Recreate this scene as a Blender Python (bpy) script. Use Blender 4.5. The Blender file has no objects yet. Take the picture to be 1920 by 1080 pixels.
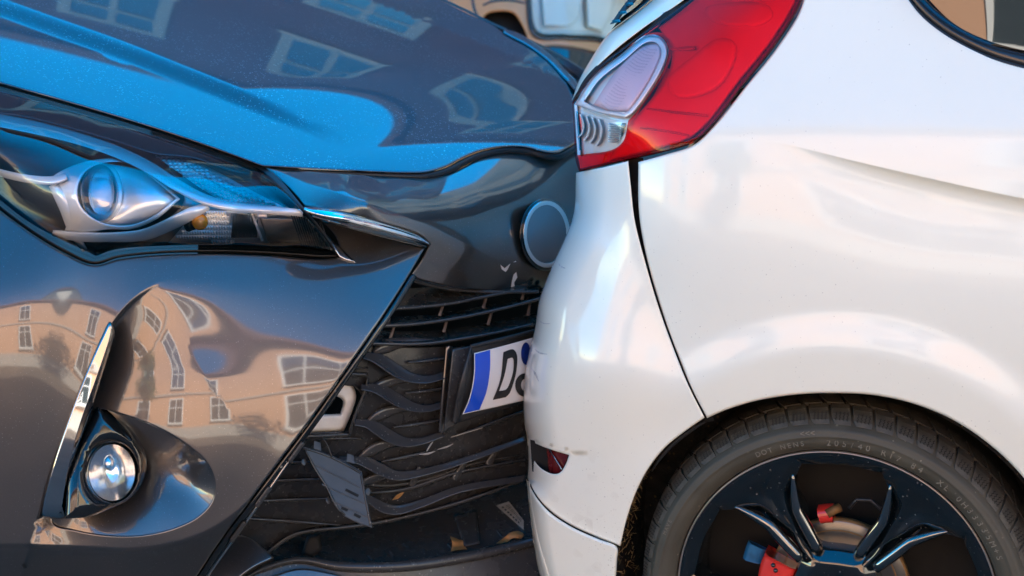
import bpy, bmesh, math, random
import numpy as np
from mathutils import Vector, Matrix
from mathutils.geometry import delaunay_2d_cdt
random.seed(7); rng = np.random.default_rng(7)
R = math.radians
scene = bpy.context.scene
col = scene.collection

# ------------------------------------------------------------------ camera
FPX = 2981.0; PITCH = R(14); ZC = 1.29
cam_d = bpy.data.cameras.new('camera'); cam = bpy.data.objects.new('camera', cam_d); col.objects.link(cam)
cam.location = (0, 0, ZC); cam.rotation_euler = (R(90) - PITCH, 0, 0)
cam_d.sensor_width = 36; cam_d.lens = 36 * FPX / 1920; cam_d.clip_start = 0.05; cam_d.clip_end = 500
cam_d.dof.use_dof = True; cam_d.dof.focus_distance = 2.3; cam_d.dof.aperture_fstop = 6.3
scene.camera = cam

# ------------------------------------------------------------------ sky, sun, exposure
SUN_EL, SUN_AZ = R(35), R(45)          # azimuth from +Y towards +X
world = bpy.data.worlds.new('World'); scene.world = world; world.use_nodes = True
wn = world.node_tree; wn.nodes.clear()
sky = wn.nodes.new('ShaderNodeTexSky'); sky.sky_type = 'NISHITA'; sky.sun_disc = False
sky.sun_elevation = SUN_EL; sky.sun_rotation = SUN_AZ; sky.air_density = 1.0; sky.dust_density = 0.0; sky.ozone_density = 3.0
bgn = wn.nodes.new('ShaderNodeBackground'); bgn.inputs['Strength'].default_value = 0.115
wo = wn.nodes.new('ShaderNodeOutputWorld')
hs = wn.nodes.new('ShaderNodeHueSaturation'); hs.inputs['Saturation'].default_value = 1.5; hs.inputs['Hue'].default_value = .5
wn.links.new(sky.outputs[0], hs.inputs['Color']); wb = wn.nodes.new('ShaderNodeMix'); wb.data_type = 'RGBA'; wb.blend_type = 'MULTIPLY'; wb.inputs[0].default_value = 1; wb.inputs[7].default_value = (1.08, 1.0, .86, 1)   # camera balanced for open shade
wn.links.new(hs.outputs[0], wb.inputs[6]); wn.links.new(wb.outputs[2], bgn.inputs[0]); wn.links.new(bgn.outputs[0], wo.inputs[0])
sun_d = bpy.data.lights.new('sun', 'SUN'); sun_d.energy = 5.0; sun_d.angle = R(0.5); sun_d.color = (1, .90, .76)
sun = bpy.data.objects.new('sun', sun_d); col.objects.link(sun)
sv = Vector((math.sin(SUN_AZ) * math.cos(SUN_EL), math.cos(SUN_AZ) * math.cos(SUN_EL), math.sin(SUN_EL)))
sun.rotation_euler = sv.to_track_quat('Z', 'Y').to_euler()
vs = scene.view_settings
scene.display_settings.display_device = 'sRGB'
vs.view_transform = 'Standard'; vs.look = 'None'; vs.gamma = 1.0; vs.use_curve_mapping = False
vs.exposure = 2.68

# ------------------------------------------------------------------ projection helpers
fw = np.array([0, math.cos(PITCH), -math.sin(PITCH)]); up = np.array([0, math.sin(PITCH), math.cos(PITCH)])
ri = np.array([1., 0, 0]); CAM = np.array([0, 0, ZC])
def ray(x, y):
    x = np.asarray(x, float)[..., None]; y = np.asarray(y, float)[..., None]
    return fw + ri * (x - 960) / FPX + up * (540 - y) / FPX
def P(x, y, t): return CAM + np.asarray(t, float)[..., None] * ray(x, y)
def hit(x, y, o, n): return np.dot(np.asarray(o, float) - CAM, n) / (ray(x, y) @ n)
# the white car's side plane
YW = R(18); nw = np.array([-math.sin(YW), -math.cos(YW), 0]); aw = np.array([math.cos(YW), -math.sin(YW), 0])
HUB = P(1563, 1128, 2.29)
# the dark car's own frame: u forward, v towards the near side, z up
YY = R(38); KY = 1.05
uY = np.array([math.cos(YY), -math.sin(YY), 0]); vY = np.array([-math.sin(YY), -math.cos(YY), 0])
CAM0 = np.array([0, 0, 1.303]); PB = CAM0 + 2.5 * ray(1025, 440)
def hit0(x, y, o, n): return np.dot(np.asarray(o, float) - CAM0, n) / (ray(x, y) @ n)
def ct(c, k=1.0):
    x, y, kind, val = c; x = float(x); y = float(y)
    if kind == 't': return val * k
    if kind == 'T': return val
    if kind == 'd': return float(hit(x, y, HUB + val * nw, nw))
    if kind == 'v': return float(hit0(x, y, PB + val * vY, vY)) * k
    if kind == 'u': return float(hit0(x, y, PB + val * uY, uY)) * k
    if kind == 'z': return float(hit0(x, y, [0, 0, val], np.array([0, 0, 1.]))) * k
def tps(ctrl, k=1.0, lam=1e-4):
    p = np.array([(c[0], c[1]) for c in ctrl], float) / 500.
    w = np.array([1 / ct(c, k) for c in ctrl])
    n = len(p)
    def K(a, b):
        r2 = ((a[:, None] - b[None]) ** 2).sum(-1) + 1e-12
        return .5 * r2 * np.log(r2)
    A = np.zeros((n + 3, n + 3)); A[:n, :n] = K(p, p) + lam * np.eye(n)
    A[:n, n] = 1; A[:n, n + 1:] = p; A[n:, :n] = A[:n, n:].T
    s = np.linalg.solve(A, np.concatenate([w, np.zeros(3)]))
    def fn(x, y):
        q = np.stack([np.asarray(x, float).ravel(), np.asarray(y, float).ravel()], -1) / 500.
        v = K(q, p) @ s[:n] + s[n] + q @ s[n + 1:]
        return 1 / v.reshape(np.shape(x))
    return fn

# ------------------------------------------------------------------ 2-D helpers (pixels of the picture as drawing units)
def _cr(pts, closed, step):
    pts = np.array(pts, float); n = len(pts); out = []
    if n == 2 and not closed:
        m = max(1, int(np.linalg.norm((pts[1] - pts[0])[:2]) / step)); return [tuple(pts[0] + (pts[1] - pts[0]) * i / m) for i in range(m + 1)]
    rngn = n if closed else n - 1
    for i in range(rngn):
        if closed: p0, p1, p2, p3 = pts[(i - 1) % n], pts[i], pts[(i + 1) % n], pts[(i + 2) % n]
        else:
            p1, p2 = pts[i], pts[i + 1]
            p0 = pts[i - 1] if i else 2 * p1 - p2
            p3 = pts[i + 2] if i + 2 < n else 2 * p2 - p1
        d = np.linalg.norm(p2[:2] - p1[:2]); m = max(1, int(round(d / step)))
        # centripetal tangents keep the curve from overshooting
        a = max(np.linalg.norm(p1[:2] - p0[:2]), 1e-6) ** .5; b = max(d, 1e-6) ** .5; c = max(np.linalg.norm(p3[:2] - p2[:2]), 1e-6) ** .5
        m1 = (p1 - p0) / a - (p2 - p0) / (a + b) + (p2 - p1) / b; m2 = (p2 - p1) / b - (p3 - p1) / (b + c) + (p3 - p2) / c
        m1 = m1 * b; m2 = m2 * b
        for j in range(m):
            s = j / m; s2 = s * s; s3 = s2 * s
            out.append(tuple((2 * s3 - 3 * s2 + 1) * p1 + (s3 - 2 * s2 + s) * m1 + (-2 * s3 + 3 * s2) * p2 + (s3 - s2) * m2))
    if not closed: out.append(tuple(pts[-1]))
    return out
def dens(pts, step=6):
    """closed outline; a third entry 0 marks a corner"""
    cs = [i for i, p in enumerate(pts) if len(p) > 2]
    q = [p[:2] for p in pts]; n = len(q)
    if not cs: return _cr(q, True, step)
    out = []
    for a, b in zip(cs, cs[1:] + [cs[0] + n]):
        out += _cr([q[i % n] for i in range(a, b + 1)], False, step)[:-1]
    return out
def line(pts, step=6): return _cr(pts, False, step)
def band(cl, step=5):
    """outline of a strip from a centre line [(x, y, width), ...]"""
    c = np.array(_cr(cl, False, step)); d = np.gradient(c[:, :2], axis=0); d /= np.linalg.norm(d, axis=1)[:, None] + 1e-9
    nn = np.stack([-d[:, 1], d[:, 0]], -1); w = c[:, 2:3] / 2
    a = c[:, :2] + nn * w; b = c[:, :2] - nn * w
    return [tuple(p) + (0,) for p in np.concatenate([a, b[::-1]])]
def segd(x, y, poly, closed=False):
    """distance, signed distance (+ on the right of travel) and place along a polyline"""
    x = np.asarray(x, float).ravel(); y = np.asarray(y, float).ravel()
    p = np.array([q[:2] for q in poly], float); a = p if closed else p[:-1]; b = np.roll(p, -1, 0) if closed else p[1:]
    L = np.linalg.norm(b - a, axis=1); cum = np.concatenate([[0], np.cumsum(L)])
    best = np.full(x.shape, 1e18); sg = np.zeros(x.shape); al = np.zeros(x.shape)
    for i in range(len(a)):
        dx, dy = b[i] - a[i]; l2 = dx * dx + dy * dy + 1e-12
        s = np.clip(((x - a[i, 0]) * dx + (y - a[i, 1]) * dy) / l2, 0, 1)
        ex = x - a[i, 0] - s * dx; ey = y - a[i, 1] - s * dy; d2 = ex * ex + ey * ey
        m = d2 < best - 1e-9
        best[m] = d2[m]; sg[m] = np.sign(dx * (y[m] - a[i, 1]) - dy * (x[m] - a[i, 0])); al[m] = (cum[i] + s[m] * L[i]) / cum[-1]
    d = np.sqrt(best); return d, d * sg, al
def inside(x, y, poly):
    x = np.asarray(x); y = np.asarray(y); r = np.zeros(x.shape, bool); n = len(poly); j = n - 1
    for i in range(n):
        xi, yi = poly[i][:2]; xj, yj = poly[j][:2]
        c = ((yi > y) != (yj > y)) & (x < (xj - xi) * (y - yi) / ((yj - yi) if abs(yj - yi) > 1e-12 else 1e-12) + xi)
        r ^= c; j = i
    return r
def sstep(e0, e1, v):
    s = np.clip((v - e0) / (e1 - e0), 0, 1); return s * s * (3 - 2 * s)
def rolloff(poly, r, Rm):
    """the surface turns away towards a line within r pixels of it, Rm metres deep"""
    pl = line(poly, 10)
    def fn(x, y):
        d, _, _ = segd(x, y, pl); q = np.clip((r - d) / r, 0, .9995)
        return (Rm * (1 - np.sqrt(1 - q * q))).reshape(np.shape(x))
    return fn
def fold(poly, fn2):
    pl = line(poly, 10)
    def fn(x, y):
        _, s, a = segd(x, y, pl); return fn2(s, a).reshape(np.shape(x))
    return fn
def add(*fs): return lambda x, y: sum(f(x, y) for f in fs)
def off(f, d): return lambda x, y: f(x, y) + d

# ------------------------------------------------------------------ object helpers
def tag(o, label, cat, group=None, kind=None):
    if label: o['label'] = label
    if cat: o['category'] = cat
    if group: o['group'] = group
    if kind: o['kind'] = kind
    return o
def empty(name, loc, label, cat, group=None):
    o = bpy.data.objects.new(name, None); col.objects.link(o); o.location = loc; o.empty_display_size = .1
    return tag(o, label, cat, group)
def link(name, me, mat, parent=None):
    o = bpy.data.objects.new(name, me); col.objects.link(o)
    if mat is not None and not me.materials: me.materials.append(mat)
    if parent is not None:
        o.parent = parent
        if parent.type == 'EMPTY': o.matrix_parent_inverse = Matrix.Translation(-Vector(parent.location))
    return o
def mesh(name, verts, faces, mat, parent=None, smooth=True, normals=None):
    me = bpy.data.meshes.new(name); me.from_pydata([tuple(map(float, v)) for v in verts], [], [tuple(map(int, q)) for q in faces])
    if smooth: me.polygons.foreach_set('use_smooth', [True] * len(me.polygons))
    me.validate(); me.update()
    if normals is not None: me.normals_split_custom_set_from_vertices([tuple(map(float, q)) for q in normals])
    return link(name, me, mat, parent)
def fill2d(outline, holes=(), step=9, rings=(), guides=()):
    """triangulated region; returns points, triangles, boundary loops (index lists)"""
    loops = [outline] + list(holes); pts = []; edges = []; lidx = []
    for lp in loops:
        s = len(pts); n = len(lp); pts += [tuple(q[:2]) for q in lp]
        edges += [(s + i, s + (i + 1) % n) for i in range(n)]; lidx.append(list(range(s, s + n)))
    bp = np.array(pts); nb = len(pts)
    def dmin(x, y):
        d = np.full(np.shape(x), 1e9)
        for lp in loops: d = np.minimum(d, segd(x, y, lp, True)[0])
        return d
    def isin(x, y):
        m = inside(x, y, outline)
        for h in holes: m &= ~inside(x, y, h)
        return m
    extra = []
    for rr in rings:
        for lp in loops:
            l = np.array([q[:2] for q in lp]); tg = np.roll(l, -1, 0) - np.roll(l, 1, 0); tg /= np.linalg.norm(tg, axis=1)[:, None] + 1e-9
            nn = np.stack([-tg[:, 1], tg[:, 0]], -1)
            for sgn in (1, -1):
                q = l + nn * rr * sgn; m = isin(q[:, 0], q[:, 1]) & (dmin(q[:, 0], q[:, 1]) > .93 * rr)
                extra += [tuple(v) for v in q[m]]
    x0, y0 = bp.min(0); x1, y1 = bp.max(0); rows = []
    for j, yy in enumerate(np.arange(y0, y1 + step, step * .866)):
        xx = np.arange(x0 + (step / 2 if j % 2 else 0), x1 + step, step); rows.append(np.stack([xx, np.full_like(xx, yy)], -1))
    g = np.concatenate(rows); lim = max(.55 * step, (max(rings) + .4 * step) if rings else 0)
    m = isin(g[:, 0], g[:, 1]); g = g[m]
    if len(g): g = g[dmin(g[:, 0], g[:, 1]) > lim]
    if guides:                                               # vertices along folds, so that a fold stays a clean line
        gp = []
        for gl, offs, gs in guides:
            c = np.array(_cr(gl, False, gs)); d = np.gradient(c, axis=0); d /= np.linalg.norm(d, axis=1)[:, None] + 1e-9; nn = np.stack([-d[:, 1], d[:, 0]], -1)
            mo = max(abs(o_) for o_ in offs) + gs * .7
            if len(g): g = g[segd(g[:, 0], g[:, 1], c)[0] > mo]
            for o_ in offs: gp.append(c + nn * o_)
        gp = np.concatenate(gp); m = isin(gp[:, 0], gp[:, 1]); gp = gp[m]; gp = gp[dmin(gp[:, 0], gp[:, 1]) > (max(rings) if rings else 1.5) + .8]
        extra += [tuple(v) for v in gp]
    allp = pts + extra + [tuple(v) for v in g]
    res = delaunay_2d_cdt([Vector(q) for q in allp], edges, [], 0, 1e-5)
    vo = np.array([tuple(v) for v in res[0]]); tri = np.array([t for t in res[2] if len(t) == 3])
    c = vo[tri].mean(1); keep = isin(c[:, 0], c[:, 1]); tri = tri[keep]
    orig = res[3]; mp = {}
    for i, l in enumerate(orig):
        for k in l: mp.setdefault(k, i)
    L = []
    for li in lidx:
        q = [mp[i] for i in li if i in mp]; L.append([v for k, v in enumerate(q) if v != q[k - 1]])
    return vo, tri, L
def panel(name, parent, mat, outline, tf, holes=(), step=9, edge=(4, .003), skirt=.015, ostep=6, raw=False, kind=None, guides=()):
    """a body panel: outline (pixels), depth field tf, rounded rim and a turned-in flange; a real shell in space"""
    ol = outline if raw else dens(outline, ostep); hs = [h if raw else dens(h, ostep) for h in holes]
    r, Rm = edge
    rings = [r * .12, r * .3, r * .6, r] if r >= 3 else ([r] if r > 0 else [])
    if r > 14: rings = [r * .05, r * .15, r * .35, r * .65, r]
    vo, tri, loops = fill2d(ol, hs, step, rings, guides)
    allb = [ol] + hs
    def total(x, y):
        t = tf(x, y)
        if r > 0:
            d = np.full(np.shape(x), 1e9)
            for lp in allb: d = np.minimum(d, segd(x, y, lp, True)[0])
            q = np.clip((r - d) / r, 0, .999); t = t + Rm * (1 - np.sqrt(1 - q * q))
        return t
    x, y = vo[:, 0].copy(), vo[:, 1].copy()
    pos = P(x, y, total(x, y))
    nx, ny = x.copy(), y.copy()
    if r > 0:                                                # take rim normals just inside the rim
        for lp in loops:
            l = vo[lp]; tg = np.roll(l, -1, 0) - np.roll(l, 1, 0); tg /= np.linalg.norm(tg, axis=1)[:, None] + 1e-9
            nn = np.stack([-tg[:, 1], tg[:, 0]], -1); q = l + nn * .3
            ins = inside(q[:, 0], q[:, 1], ol)
            for h in hs: ins &= ~inside(q[:, 0], q[:, 1], h)
            sg = np.where(ins, 1, -1)[:, None]; q = l + nn * sg * min(.8, r * .12); nx[lp], ny[lp] = q[:, 0], q[:, 1]
    e = .35
    a = P(nx + e, ny, total(nx + e, ny)) - P(nx - e, ny, total(nx - e, ny)); b = P(nx, ny + e, total(nx, ny + e)) - P(nx, ny - e, total(nx, ny - e))
    nrm = np.cross(a, b); nrm /= np.linalg.norm(nrm, axis=1)[:, None] + 1e-12
    vd = ray(nx, ny); s = np.sign((nrm * vd).sum(1)); s[s == 0] = 1; nrm *= -s[:, None]
    verts = [tuple(v) for v in pos]; N = [tuple(v) for v in nrm]
    A = vo[tri]; area = (A[:, 1, 0] - A[:, 0, 0]) * (A[:, 2, 1] - A[:, 0, 1]) - (A[:, 1, 1] - A[:, 0, 1]) * (A[:, 2, 0] - A[:, 0, 0])
    faces = [tuple(q) if ar < 0 else (q[0], q[2], q[1]) for q, ar in zip(tri, area)]
    if skirt > 0:
        for k, lp in enumerate(loops):
            l = vo[lp]; ar = .5 * np.sum(l[:, 0] * np.roll(l[:, 1], -1) - np.roll(l[:, 0], -1) * l[:, 1])
            s0 = len(verts); q = P(l[:, 0], l[:, 1], total(l[:, 0], l[:, 1]) + skirt)
            verts += [tuple(v) for v in q]; N += [N[i] for i in lp]; n = len(lp)
            for i in range(n):
                j = (i + 1) % n; f4 = (lp[i], lp[j], s0 + j, s0 + i)
                if (ar > 0) == (k == 0): f4 = f4[::-1]
                faces.append(f4)
    o = mesh(name, verts, faces, mat, parent, True, N)
    if kind: o['kind'] = kind
    return o
def strip(name, parent, mat, cl, tf, depth=.004, step=6, skirt=.006, label=None):
    """a rounded bar along a centre line [(x, y, width)]"""
    w = max(c[2] for c in cl)
    o = panel(name, parent, mat, band(cl), tf, step=max(3, min(step, w * .35)), edge=(w * .48, depth), skirt=skirt, raw=True)
    if label: o['label'] = label
    return o
def tube3(name, parent, mat, pts, rad, seg=8, closed_ends=True):
    """tube along 3-D points"""
    p = np.array(pts, float); n = len(p); rad = np.broadcast_to(np.asarray(rad, float), (n,))
    d = np.gradient(p, axis=0); d /= np.linalg.norm(d, axis=1)[:, None] + 1e-12
    a = np.cross(d[0], [0, 0, 1.]); a = a if np.linalg.norm(a) > 1e-3 else np.cross(d[0], [0, 1., 0]); a /= np.linalg.norm(a)
    V = []; F = []
    for i in range(n):
        a = a - d[i] * (a @ d[i]); a /= np.linalg.norm(a) + 1e-12; b = np.cross(d[i], a)
        for k in range(seg):
            th = 2 * math.pi * k / seg; V.append(p[i] + rad[i] * (math.cos(th) * a + math.sin(th) * b))
    for i in range(n - 1):
        for k in range(seg): F.append((i * seg + k, i * seg + (k + 1) % seg, (i + 1) * seg + (k + 1) % seg, (i + 1) * seg + k))
    if closed_ends: F += [tuple(range(seg))[::-1], tuple((n - 1) * seg + k for k in range(seg))]
    return mesh(name, V, F, mat, parent)
def tube(name, parent, mat, cl, tf, r=None, seg=8, step=6):
    """tube along picture points [(x, y, radius_px)] lying on a depth field"""
    c = np.array(_cr(cl, False, step)); t = tf(c[:, 0], c[:, 1])
    return tube3(name, parent, mat, P(c[:, 0], c[:, 1], t), c[:, 2] * t / FPX, seg)
def shelf(name, parent, mat, front, back, tf, tb, th=.004, step=10):
    """a slat: a plate between a front and a back line"""
    a = np.array(line(front, step)); m = len(a); b0 = np.array(line(back, 4)); b = b0[np.linspace(0, len(b0) - 1, m).round().astype(int)]
    pa = P(a[:, 0], a[:, 1], tf(a[:, 0], a[:, 1])); pb = P(b[:, 0], b[:, 1], tb(b[:, 0], b[:, 1])); dn = np.array([0, 0, -th])
    rows = [pa + dn, pa + np.array([0, -.0006, -th * .35]), pa + (pb - pa) * .03, pb, pb + dn]; V = np.concatenate(rows); F = []
    for r_ in range(4):
        for i in range(m - 1): F.append((r_ * m + i, r_ * m + i + 1, (r_ + 1) * m + i + 1, (r_ + 1) * m + i))
    for i in range(m - 1): F.append((4 * m + i, 4 * m + i + 1, i + 1, i))
    return mesh(name, V, F, mat, parent, smooth=False)
def boxm(name, parent, mat, lo, hi, M=None):
    (x0, y0, z0), (x1, y1, z1) = lo, hi
    V = [Vector(v) for v in ((x0, y0, z0), (x1, y0, z0), (x1, y1, z0), (x0, y1, z0), (x0, y0, z1), (x1, y0, z1), (x1, y1, z1), (x0, y1, z1))]
    if M is not None: V = [M @ v for v in V]
    return mesh(name, V, [(0, 3, 2, 1), (4, 5, 6, 7), (0, 1, 5, 4), (1, 2, 6, 5), (2, 3, 7, 6), (3, 0, 4, 7)], mat, parent, False)

# ------------------------------------------------------------------ materials
def newmat(name):
    m = bpy.data.materials.new(name); m.use_nodes = True; return m, m.node_tree, m.node_tree.nodes['Principled BSDF']
def mat(name, color, rough=.5, metal=0., coat=0., coat_rough=.03, spec=.5, ior=1.5, bump=0., bscale=200., var=0., vscale=40., sheen=0., rvar=0.):
    m, nt, b = newmat(name)
    b.inputs['Base Color'].default_value = (*color, 1); b.inputs['Roughness'].default_value = rough; b.inputs['Metallic'].default_value = metal
    b.inputs['Coat Weight'].default_value = coat; b.inputs['Coat Roughness'].default_value = coat_rough; b.inputs['IOR'].default_value = ior
    b.inputs['Specular IOR Level'].default_value = spec
    tc = nt.nodes.new('ShaderNodeTexCoord')
    if var or rvar:
        n = nt.nodes.new('ShaderNodeTexNoise'); n.inputs['Scale'].default_value = vscale; n.inputs['Detail'].default_value = 6
        nt.links.new(tc.outputs['Object'], n.inputs['Vector'])
        if var:
            mr = nt.nodes.new('ShaderNodeMapRange'); mr.inputs[1].default_value = .25; mr.inputs[2].default_value = .75; mr.inputs[3].default_value = 1 - var; mr.inputs[4].default_value = 1 + var
            mx = nt.nodes.new('ShaderNodeVectorMath'); mx.operation = 'SCALE'; mx.inputs[0].default_value = color
            nt.links.new(n.outputs['Fac'], mr.inputs[0]); nt.links.new(mr.outputs[0], mx.inputs['Scale']); nt.links.new(mx.outputs[0], b.inputs['Base Color'])
        if rvar:
            m2 = nt.nodes.new('ShaderNodeMapRange'); m2.inputs[1].default_value = .3; m2.inputs[2].default_value = .7; m2.inputs[3].default_value = max(.02, rough - rvar); m2.inputs[4].default_value = rough + rvar
            nt.links.new(n.outputs['Fac'], m2.inputs[0]); nt.links.new(m2.outputs[0], b.inputs['Roughness'])
    if bump:
        n2 = nt.nodes.new('ShaderNodeTexNoise'); n2.inputs['Scale'].default_value = bscale; n2.inputs['Detail'].default_value = 4
        nt.links.new(tc.outputs['Object'], n2.inputs['Vector'])
        bp = nt.nodes.new('ShaderNodeBump'); bp.inputs['Strength'].default_value = bump; bp.inputs['Distance'].default_value = .001
        nt.links.new(n2.outputs['Fac'], bp.inputs['Height']); nt.links.new(bp.outputs[0], b.inputs['Normal'])
    return m
def speckle(m, color, scale, thr, fac=1., detail_scale=3.0, inp='Base Color', soft=.02, near=None):
    """small spots of dust or dirt: voronoi cells whose centres carry a dot, thinned out by noise"""
    nt = m.node_tree; b = nt.nodes['Principled BSDF']; tc = nt.nodes.new('ShaderNodeTexCoord')
    v = nt.nodes.new('ShaderNodeTexVoronoi'); v.inputs['Scale'].default_value = scale; nt.links.new(tc.outputs['Object'], v.inputs['Vector'])
    sep = nt.nodes.new('ShaderNodeSeparateColor'); nt.links.new(v.outputs['Color'], sep.inputs[0])
    # dot radius varies from cell to cell
    rad = nt.nodes.new('ShaderNodeMath'); rad.operation = 'POWER'; nt.links.new(sep.outputs[0], rad.inputs[0]); rad.inputs[1].default_value = 4
    rd = nt.nodes.new('ShaderNodeMath'); rd.operation = 'MULTIPLY'; nt.links.new(rad.outputs[0], rd.inputs[0]); rd.inputs[1].default_value = thr
    sub = nt.nodes.new('ShaderNodeMath'); sub.operation = 'SUBTRACT'; nt.links.new(rd.outputs[0], sub.inputs[0]); nt.links.new(v.outputs['Distance'], sub.inputs[1])
    mr = nt.nodes.new('ShaderNodeMapRange'); mr.inputs[1].default_value = 0; mr.inputs[2].default_value = soft; mr.inputs[3].default_value = 0; mr.inputs[4].default_value = fac
    nt.links.new(sub.outputs[0], mr.inputs[0])
    n = nt.nodes.new('ShaderNodeTexNoise'); n.inputs['Scale'].default_value = detail_scale; n.inputs['Detail'].default_value = 5; nt.links.new(tc.outputs['Object'], n.inputs['Vector'])
    mn = nt.nodes.new('ShaderNodeMapRange'); mn.inputs[1].default_value = .35; mn.inputs[2].default_value = .65; nt.links.new(n.outputs['Fac'], mn.inputs[0])
    mu = nt.nodes.new('ShaderNodeMath'); mu.operation = 'MULTIPLY'; nt.links.new(mr.outputs[0], mu.inputs[0]); nt.links.new(mn.outputs[0], mu.inputs[1])
    if near is not None:                                     # dirt thrown up round one place
        dn = nt.nodes.new('ShaderNodeVectorMath'); dn.operation = 'DISTANCE'; nt.links.new(tc.outputs['Object'], dn.inputs[0]); dn.inputs[1].default_value = near[0]
        mp = nt.nodes.new('ShaderNodeMapRange'); mp.inputs[1].default_value = near[1]; mp.inputs[2].default_value = near[2]; mp.inputs[3].default_value = 1; mp.inputs[4].default_value = 0
        nt.links.new(dn.outputs['Value'], mp.inputs[0]); mu2 = nt.nodes.new('ShaderNodeMath'); mu2.operation = 'MULTIPLY'; nt.links.new(mu.outputs[0], mu2.inputs[0]); nt.links.new(mp.outputs[0], mu2.inputs[1]); mu = mu2
    mix = nt.nodes.new('ShaderNodeMix'); mix.data_type = 'RGBA'
    nt.links.new(mu.outputs[0], mix.inputs[0])
    src = b.inputs['Base Color'].links[0].from_socket if b.inputs['Base Color'].links else None
    if src: nt.links.new(src, mix.inputs[6])
    else: mix.inputs[6].default_value = b.inputs['Base Color'].default_value
    mix.inputs[7].default_value = (*color, 1); nt.links.new(mix.outputs[2], b.inputs['Base Color'])
    # matt where the spot lies
    cw = b.inputs['Coat Weight']
    if cw.default_value > 0 and not cw.links:
        iv = nt.nodes.new('ShaderNodeMath'); iv.operation = 'MULTIPLY_ADD'; nt.links.new(mu.outputs[0], iv.inputs[0]); iv.inputs[1].default_value = -cw.default_value; iv.inputs[2].default_value = cw.default_value
        nt.links.new(iv.outputs[0], cw)
    return m
def lens(name, color, rough=.01, ior=1.5):
    m = bpy.data.materials.new(name); m.use_nodes = True; nt = m.node_tree; nt.nodes.clear()
    o = nt.nodes.new('ShaderNodeOutputMaterial'); mx = nt.nodes.new('ShaderNodeMixShader'); fr = nt.nodes.new('ShaderNodeFresnel'); fr.inputs[0].default_value = ior
    tr = nt.nodes.new('ShaderNodeBsdfTransparent'); tr.inputs[0].default_value = (*color, 1); gl = nt.nodes.new('ShaderNodeBsdfGlossy'); gl.inputs['Roughness'].default_value = rough
    nt.links.new(fr.outputs[0], mx.inputs[0]); nt.links.new(tr.outputs[0], mx.inputs[1]); nt.links.new(gl.outputs[0], mx.inputs[2]); nt.links.new(mx.outputs[0], o.inputs[0])
    return m
M = {}
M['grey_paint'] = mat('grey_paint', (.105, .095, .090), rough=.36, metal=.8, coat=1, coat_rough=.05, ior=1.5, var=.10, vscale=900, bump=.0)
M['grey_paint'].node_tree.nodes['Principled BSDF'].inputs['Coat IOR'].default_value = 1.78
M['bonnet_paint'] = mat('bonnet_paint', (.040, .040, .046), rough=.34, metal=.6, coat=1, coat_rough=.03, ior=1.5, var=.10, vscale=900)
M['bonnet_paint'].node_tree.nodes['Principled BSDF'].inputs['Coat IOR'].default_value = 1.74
speckle(M['bonnet_paint'], (.5, .53, .57), 330, .52, .55, 6.0)
speckle(M['grey_paint'], (.45, .45, .45), 420, .30, .4, 9.0)
M['white_paint'] = mat('white_paint', (.87, .83, .70), rough=.35, coat=1, coat_rough=.075, var=.012, vscale=5)
speckle(M['white_paint'], (.22, .18, .14), 190, .19, .55, 4.0)
M['white_arch'] = mat('white_arch', (.87, .83, .70), rough=.35, coat=1, coat_rough=.075, var=.012, vscale=5)
M['chrome'] = mat('chrome', (.86, .86, .87), rough=.04, metal=1)
M['satin'] = mat('satin', (.66, .65, .64), rough=.24, metal=1, rvar=.05, vscale=9)
M['grille_gloss'] = mat('grille_gloss', (.048, .048, .050), rough=.17, coat=.4, coat_rough=.05, rvar=.05, vscale=30)
speckle(M['grille_gloss'], (.32, .30, .28), 230, .36, .6, 14.0)
M['fin'] = mat('fin', (.13, .10, .085), rough=.4, var=.3, vscale=80)  # lighter brown that paints a copper reflection into the fins
M['lamp_silver'] = mat('lamp_silver', (1.0, .98, .95), rough=.15, metal=.12, coat=1, coat_rough=.02)
M['lamp_silver'].node_tree.nodes['Principled BSDF'].inputs['Coat IOR'].default_value = 2.0
M['fog_silver'] = mat('fog_silver', (.95, .93, .90), rough=.14, metal=.8, bump=.35, bscale=60)
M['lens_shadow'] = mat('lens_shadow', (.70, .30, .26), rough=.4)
M['black_plastic'] = mat('black_plastic', (.045, .045, .045), rough=.24, rvar=.10, vscale=30, bump=.12, bscale=900)
speckle(M['black_plastic'], (.32, .30, .28), 230, .38, .6, 14.0)
M['gloss_black'] = mat('gloss_black', (.010, .011, .012), rough=.08, coat=.6, coat_rough=.02)
speckle(M['gloss_black'], (.35, .33, .30), 130, .28, .6, 9.0)
M['wheel_black'] = mat('wheel_black', (.004, .005, .0055), rough=.12, coat=1, coat_rough=.015)
M['wheel_black'].node_tree.nodes['Principled BSDF'].inputs['Coat IOR'].default_value = 1.6
speckle(M['wheel_black'], (.35, .33, .30), 200, .26, .6, 9.0)
M['matt_black'] = mat('matt_black', (.0035, .0035, .0035), rough=.8)
M['rubber'] = mat('rubber', (.018, .018, .019), rough=.45)
M['seal'] = mat('seal', (.02, .021, .024), rough=.22, coat=.3, coat_rough=.15)
M['tyre'] = mat('tyre', (.060, .053, .037), rough=.62, var=.28, vscale=18, bump=.25, bscale=400, rvar=.08)
M['tread'] = mat('tread', (.066, .059, .046), rough=.55, var=.35, vscale=45, bump=.3, bscale=500)
speckle(M['tread'], (.30, .25, .17), 190, .40, .7, 12.0)
speckle(M['tyre'], (.28, .24, .17), 110, .24, .6, 9.0)
M['liner'] = mat('liner', (.022, .018, .015), rough=.95, var=.7, vscale=60, bump=1.0, bscale=300)
speckle(M['liner'], (.30, .17, .06), 150, .46, .8, 7.0)
M['disc'] = mat('disc', (.17, .16, .145), rough=.32, metal=1, var=.15, vscale=25)
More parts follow.
